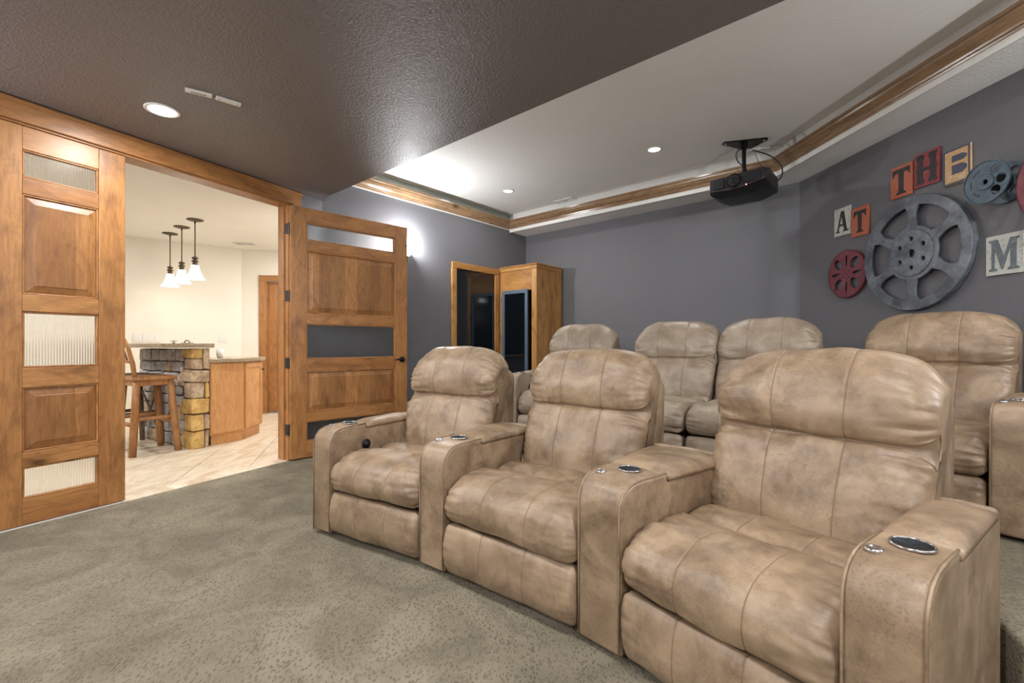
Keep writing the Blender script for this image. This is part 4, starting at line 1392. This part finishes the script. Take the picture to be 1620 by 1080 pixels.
# lower cabinets
K1, K2, K3 = P2 + V2(.0, .0), V2(-3.11, 5.33), V2(-3.15, 5.80)
lowc = empty('bar_cabinet', (0, 0, 0), 0, 'angled honey-coloured base cabinet right of the stone wall', 'cabinet')
ct_pts = [K1 + V2(.01, -.03), K2 + V2(.035, -.02), K3 + V2(.035, .03), V2(-3.62, 6.02), V2(-3.98, 5.60), P2 + BD * .02 + V2(-.0, .012)]
body = [K1 + V2(.0, .004), K2, K3, V2(-3.6, 5.98), V2(-3.95, 5.60), P2 + V2(-.03, .03)]
cen = sum(body, V2(0, 0)) / len(body)
a_ = ccw(body)
MB().prism([(p.x, p.y) for p in a_], .115, .905).build('carcass', M['wood_bar'], lowc)
toe = [cen + (p - cen) * .93 for p in a_]
MB().prism([(p.x, p.y) for p in toe], 0, .115).build('toe_kick', M['wood_bar'], lowc)
def face_door(a, b, z0, z1, t=.018, panel=True):
    d = (b - a).normalized(); L_ = (b - a).length
    e = empty('cabinet_door', (a.x, a.y, 0), math.atan2(d.y, d.x)); e.parent = lowc
    s_ = .055
    for (q0, q1, r0, r1) in ((0, s_, z0, z1), (L_ - s_, L_, z0, z1), (s_, L_ - s_, z0, z0 + s_), (s_, L_ - s_, z1 - s_, z1)):
        MB().box(q0, q1, -t, -.001, r0, r1).build('door_frame', M['wood_bar'], e, bevel=.003)
    MB().box(s_, L_ - s_, -t * .55, -.001, z0 + s_, z1 - s_).build('door_panel', M['wood_bar'], e)
    o = MB().lathe([(0, 0), (.006, 0), (.006, .014), (.013, .02), (.010, .028), (0, .03)], 14).build('knob', M['black_metal'], e, rot=(R(90), 0, 0), loc=(L_ - .028, -t, z1 - .09))
dd = (K3 - K2).normalized()
face_door(K2 + dd * .03, K3 - dd * .02, .13, .89)
d_ = (K2 - K1).normalized()
n_ = V2(d_.y, -d_.x)
pn = MB().box(.01, (K2 - K1).length - .012, -.010, -.001, .13, .895).build('end_panel', M['wood_bar'], lowc, loc=(K1.x, K1.y, 0), rot=(0, 0, math.atan2(d_.y, d_.x)))
a_ = ccw(ct_pts)
tag(MB().prism([(p.x, p.y) for p in a_], .906, .952).build('bar_lower_countertop', M['granite'], bevel=.008, seg=3), 'lower speckled granite worktop on the angled cabinet', 'countertop')
# things on the counters
f0 = Vector((-3.79, 5.30, .953))
fa = empty('metal_handle', (-3.62, 5.22, 1.119), rz_bar, 'low arched metal handle standing on the raised bar counter', 'bar tool')
MB().tube([(-.06, 0, 0), (-.055, 0, .018), (-.03, 0, .03), (0, 0, .034), (.03, 0, .03), (.055, 0, .018), (.06, 0, .0)], .005, 8).build('arch', M['bronze'], fa, smooth=True)
MB().box(-.075, .075, -.03, .03, 0, .006).build('base', M['bronze'], fa, bevel=.002)
fc = P1 + BD * .42
fa.location = (-3.54, 5.02, 1.119)
tr = empty('counter_gadget', (-3.72, 5.07, 1.119), .6, 'tiny dark two-armed gadget on the raised bar counter', 'bar tool')
MB().lathe([(.02, 0), (.018, .006), (.005, .010), (.004, .03), (0, .032)], 14).build('stand', M['bronze'], tr, smooth=True)
MB().tube([(-.03, 0, .022), (0, 0, .028), (.03, 0, .022)], .0035, 6).build('arms', M['bronze'], tr, smooth=True)
cu_ = empty('white_cup', (-3.36, 5.30, .953), 0, 'white cup on the lower worktop beside the stone wall', 'cup')
MB().lathe([(.028, 0), (.034, .03), (.038, .10), (.035, .10), (.030, .03), (.0, .01)], 24).build('bowl', M['white_plastic'], cu_, smooth=True)

# outlets on the far cream wall
FW_D = (BB[4] - BB[3]).normalized()
rz_fw = math.atan2(FW_D.y, FW_D.x)
def fw_at(px, h_):
    r = (px - 810) / 729.0
    a = BB[3]
    s_ = (r * a.y - a.x) / (FW_D.x - r * FW_D.y)
    p = a + FW_D * s_ + V2(FW_D.y, -FW_D.x) * .001
    return (p.x, p.y, h_)
for (px, lab, sl_, w_) in ((218, 'leftmost of three white plates above the bar', 2, .115), (232, 'middle of three white plates above the bar', 2, .115), (247, 'rightmost of three white plates above the bar', 1, .115), (353, 'separate wide white switch plate above the lower worktop', 2, .12)):
    plate_thing('wall_switch', fw_at(px, 1.20), rz_fw, w_, .125, lab, 'switch', sl_)

# pendants
pend = [(-4.66, 6.28, 'leftmost'), (-4.25, 5.93, 'middle'), (-3.845, 5.59, 'rightmost')]
first = None
GP = 'pendant lamps over the bar'
for k, (x, y, wd) in enumerate(pend):
    lab = wd + ' of three bronze pendant lamps with flared glass shades'
    if first is None:
        e = empty('pendant_lamp', (x, y, CEIL_BAR), 0, lab, 'pendant lamp', GP)
        MB().lathe([(.0, 0), (.088, 0), (.090, -.006), (.070, -.014), (.03, -.022), (0, -.024)][::-1], 32).build('canopy', M['bronze'], e, smooth=True)
        MB().tube([(0, 0, -.022), (0, 0, -.07)], [.011, .006], 10).build('swivel', M['bronze'], e, smooth=True)
        MB().tube([(0, 0, -.07), (0, 0, -.46)], .0065, 10).build('stem', M['bronze'], e, smooth=True)
        m = MB().lathe([(.0, -.45), (.020, -.45), (.034, -.462), (.034, -.474), (.020, -.480), (.020, -.492), (.036, -.497), (.036, -.510), (.024, -.516), (.030, -.55), (.045, -.568), (0, -.568)], 24)
        m.build('socket_cup', M['bronze'], e, smooth=True)
        m = MB().lathe([(.040, -.555), (.046, -.59), (.060, -.64), (.082, -.69), (.105, -.722), (.100, -.722), (.078, -.69), (.055, -.64), (.040, -.59), (.030, -.56)], 32)
        m.build('glass_shade', M['shade_glow'], e, smooth=True)
        first = e
    else:
        e = first.copy(); COL.objects.link(e); e.location = (x, y, CEIL_BAR); e['label'] = lab
        for ch in first.children:
            c = ch.copy(); COL.objects.link(c); c.parent = e
    lamp('pendant_bulb', 'POINT', (x, y, CEIL_BAR - .74), 3, (1, .9, .76), .04)

# stools
def stool(loc, rz, label, wood_m, twig=False):
    e = empty('bar_stool', loc, rz, label, 'stool', 'rustic bar stools')
    # local: +y faces the bar, x along the bar; seat .78
    m = MB().box(-.20, .20, -.19, .19, .745, .785)
    m.build('seat', wood_m, e, bevel=.012, seg=3)
    MB().box(-.165, .165, -.165, -.145, .69, .745).build('apron', wood_m, e, bevel=.003)
    MB().box(-.165, .165, .145, .165, .69, .745).build('apron', wood_m, e, bevel=.003)
    MB().box(-.165, -.145, -.15, .15, .69, .745).build('apron', wood_m, e, bevel=.003)
    MB().box(.145, .165, -.15, .15, .69, .745).build('apron', wood_m, e, bevel=.003)
    r1 = .033 if not twig else .026
    for sx in (-1, 1):
        for sy in (-1, 1):
            pts = [(sx * .155, sy * .145, .745), (sx * .17, sy * .16, .5), (sx * .187, sy * .178, .25), (sx * .205, sy * .195, 0.0)]
            MB().tube(pts, [r1, r1 * 1.05, r1 * 1.1, r1], 8).build('leg', wood_m, e, smooth=True)
    for sy in (-1, 1):
        MB().tube([(-.18, sy * .17, .30), (.18, sy * .17, .30)], .022, 8).build('stretcher', wood_m, e, smooth=True)
    for sx in (-1, 1):
        MB().tube([(sx * .178, -.168, .36), (sx * .178, .168, .36)], .019, 8).build('stretcher', wood_m, e, smooth=True)
        MB().tube([(sx * .17, -.165, .78), (sx * .175, -.185, .92), (sx * .185, -.225, 1.08), (sx * .17, -.25, 1.16)], [.020, .022, .019, .015], 8).build('back_post', wood_m, e, smooth=True)
    MB().tube([(-.18, -.235, 1.10), (0, -.25, 1.12), (.18, -.235, 1.10)], [.018, .020, .018], 8).build('back_rail', wood_m, e, smooth=True)
    MB().tube([(-.176, -.19, .93), (0, -.205, .94), (.176, -.19, .93)], [.014, .016, .014], 8).build('back_rail', wood_m, e, smooth=True)
    for x_ in (-.09, 0, .09):
        MB().tube([(x_, -.195, .93), (x_ * 1.05, -.245, 1.12)], .010, 6).build('spindle', M['bark'] if twig else wood_m, e, smooth=True)
    if twig:
        MB().tube([(-.19, .18, .1), (0, .17, .34), (.17, .16, .62)], .012, 6).build('twig_brace', M['bark'], e, smooth=True)
        MB().tube([(.19, .18, .1), (0, .19, .34), (-.17, .16, .62)], .012, 6).build('twig_brace', M['bark'], e, smooth=True)
    return e
rz_st = math.atan2(-BD.y, -BD.x)       # local x along the bar towards us, y = faces the bar
s1 = V2(-3.79, 4.79)
stool((s1.x, s1.y, 0), rz_st, 'nearest rustic wooden bar stool in front of the stone wall', M['wood_stool'])
s2 = s1 + BD * .50 + V2(.02, .03)
stool((s2.x, s2.y, 0), rz_st + .1, 'darker bark-clad bar stool half hidden behind the nearest one', M['bark'], True)
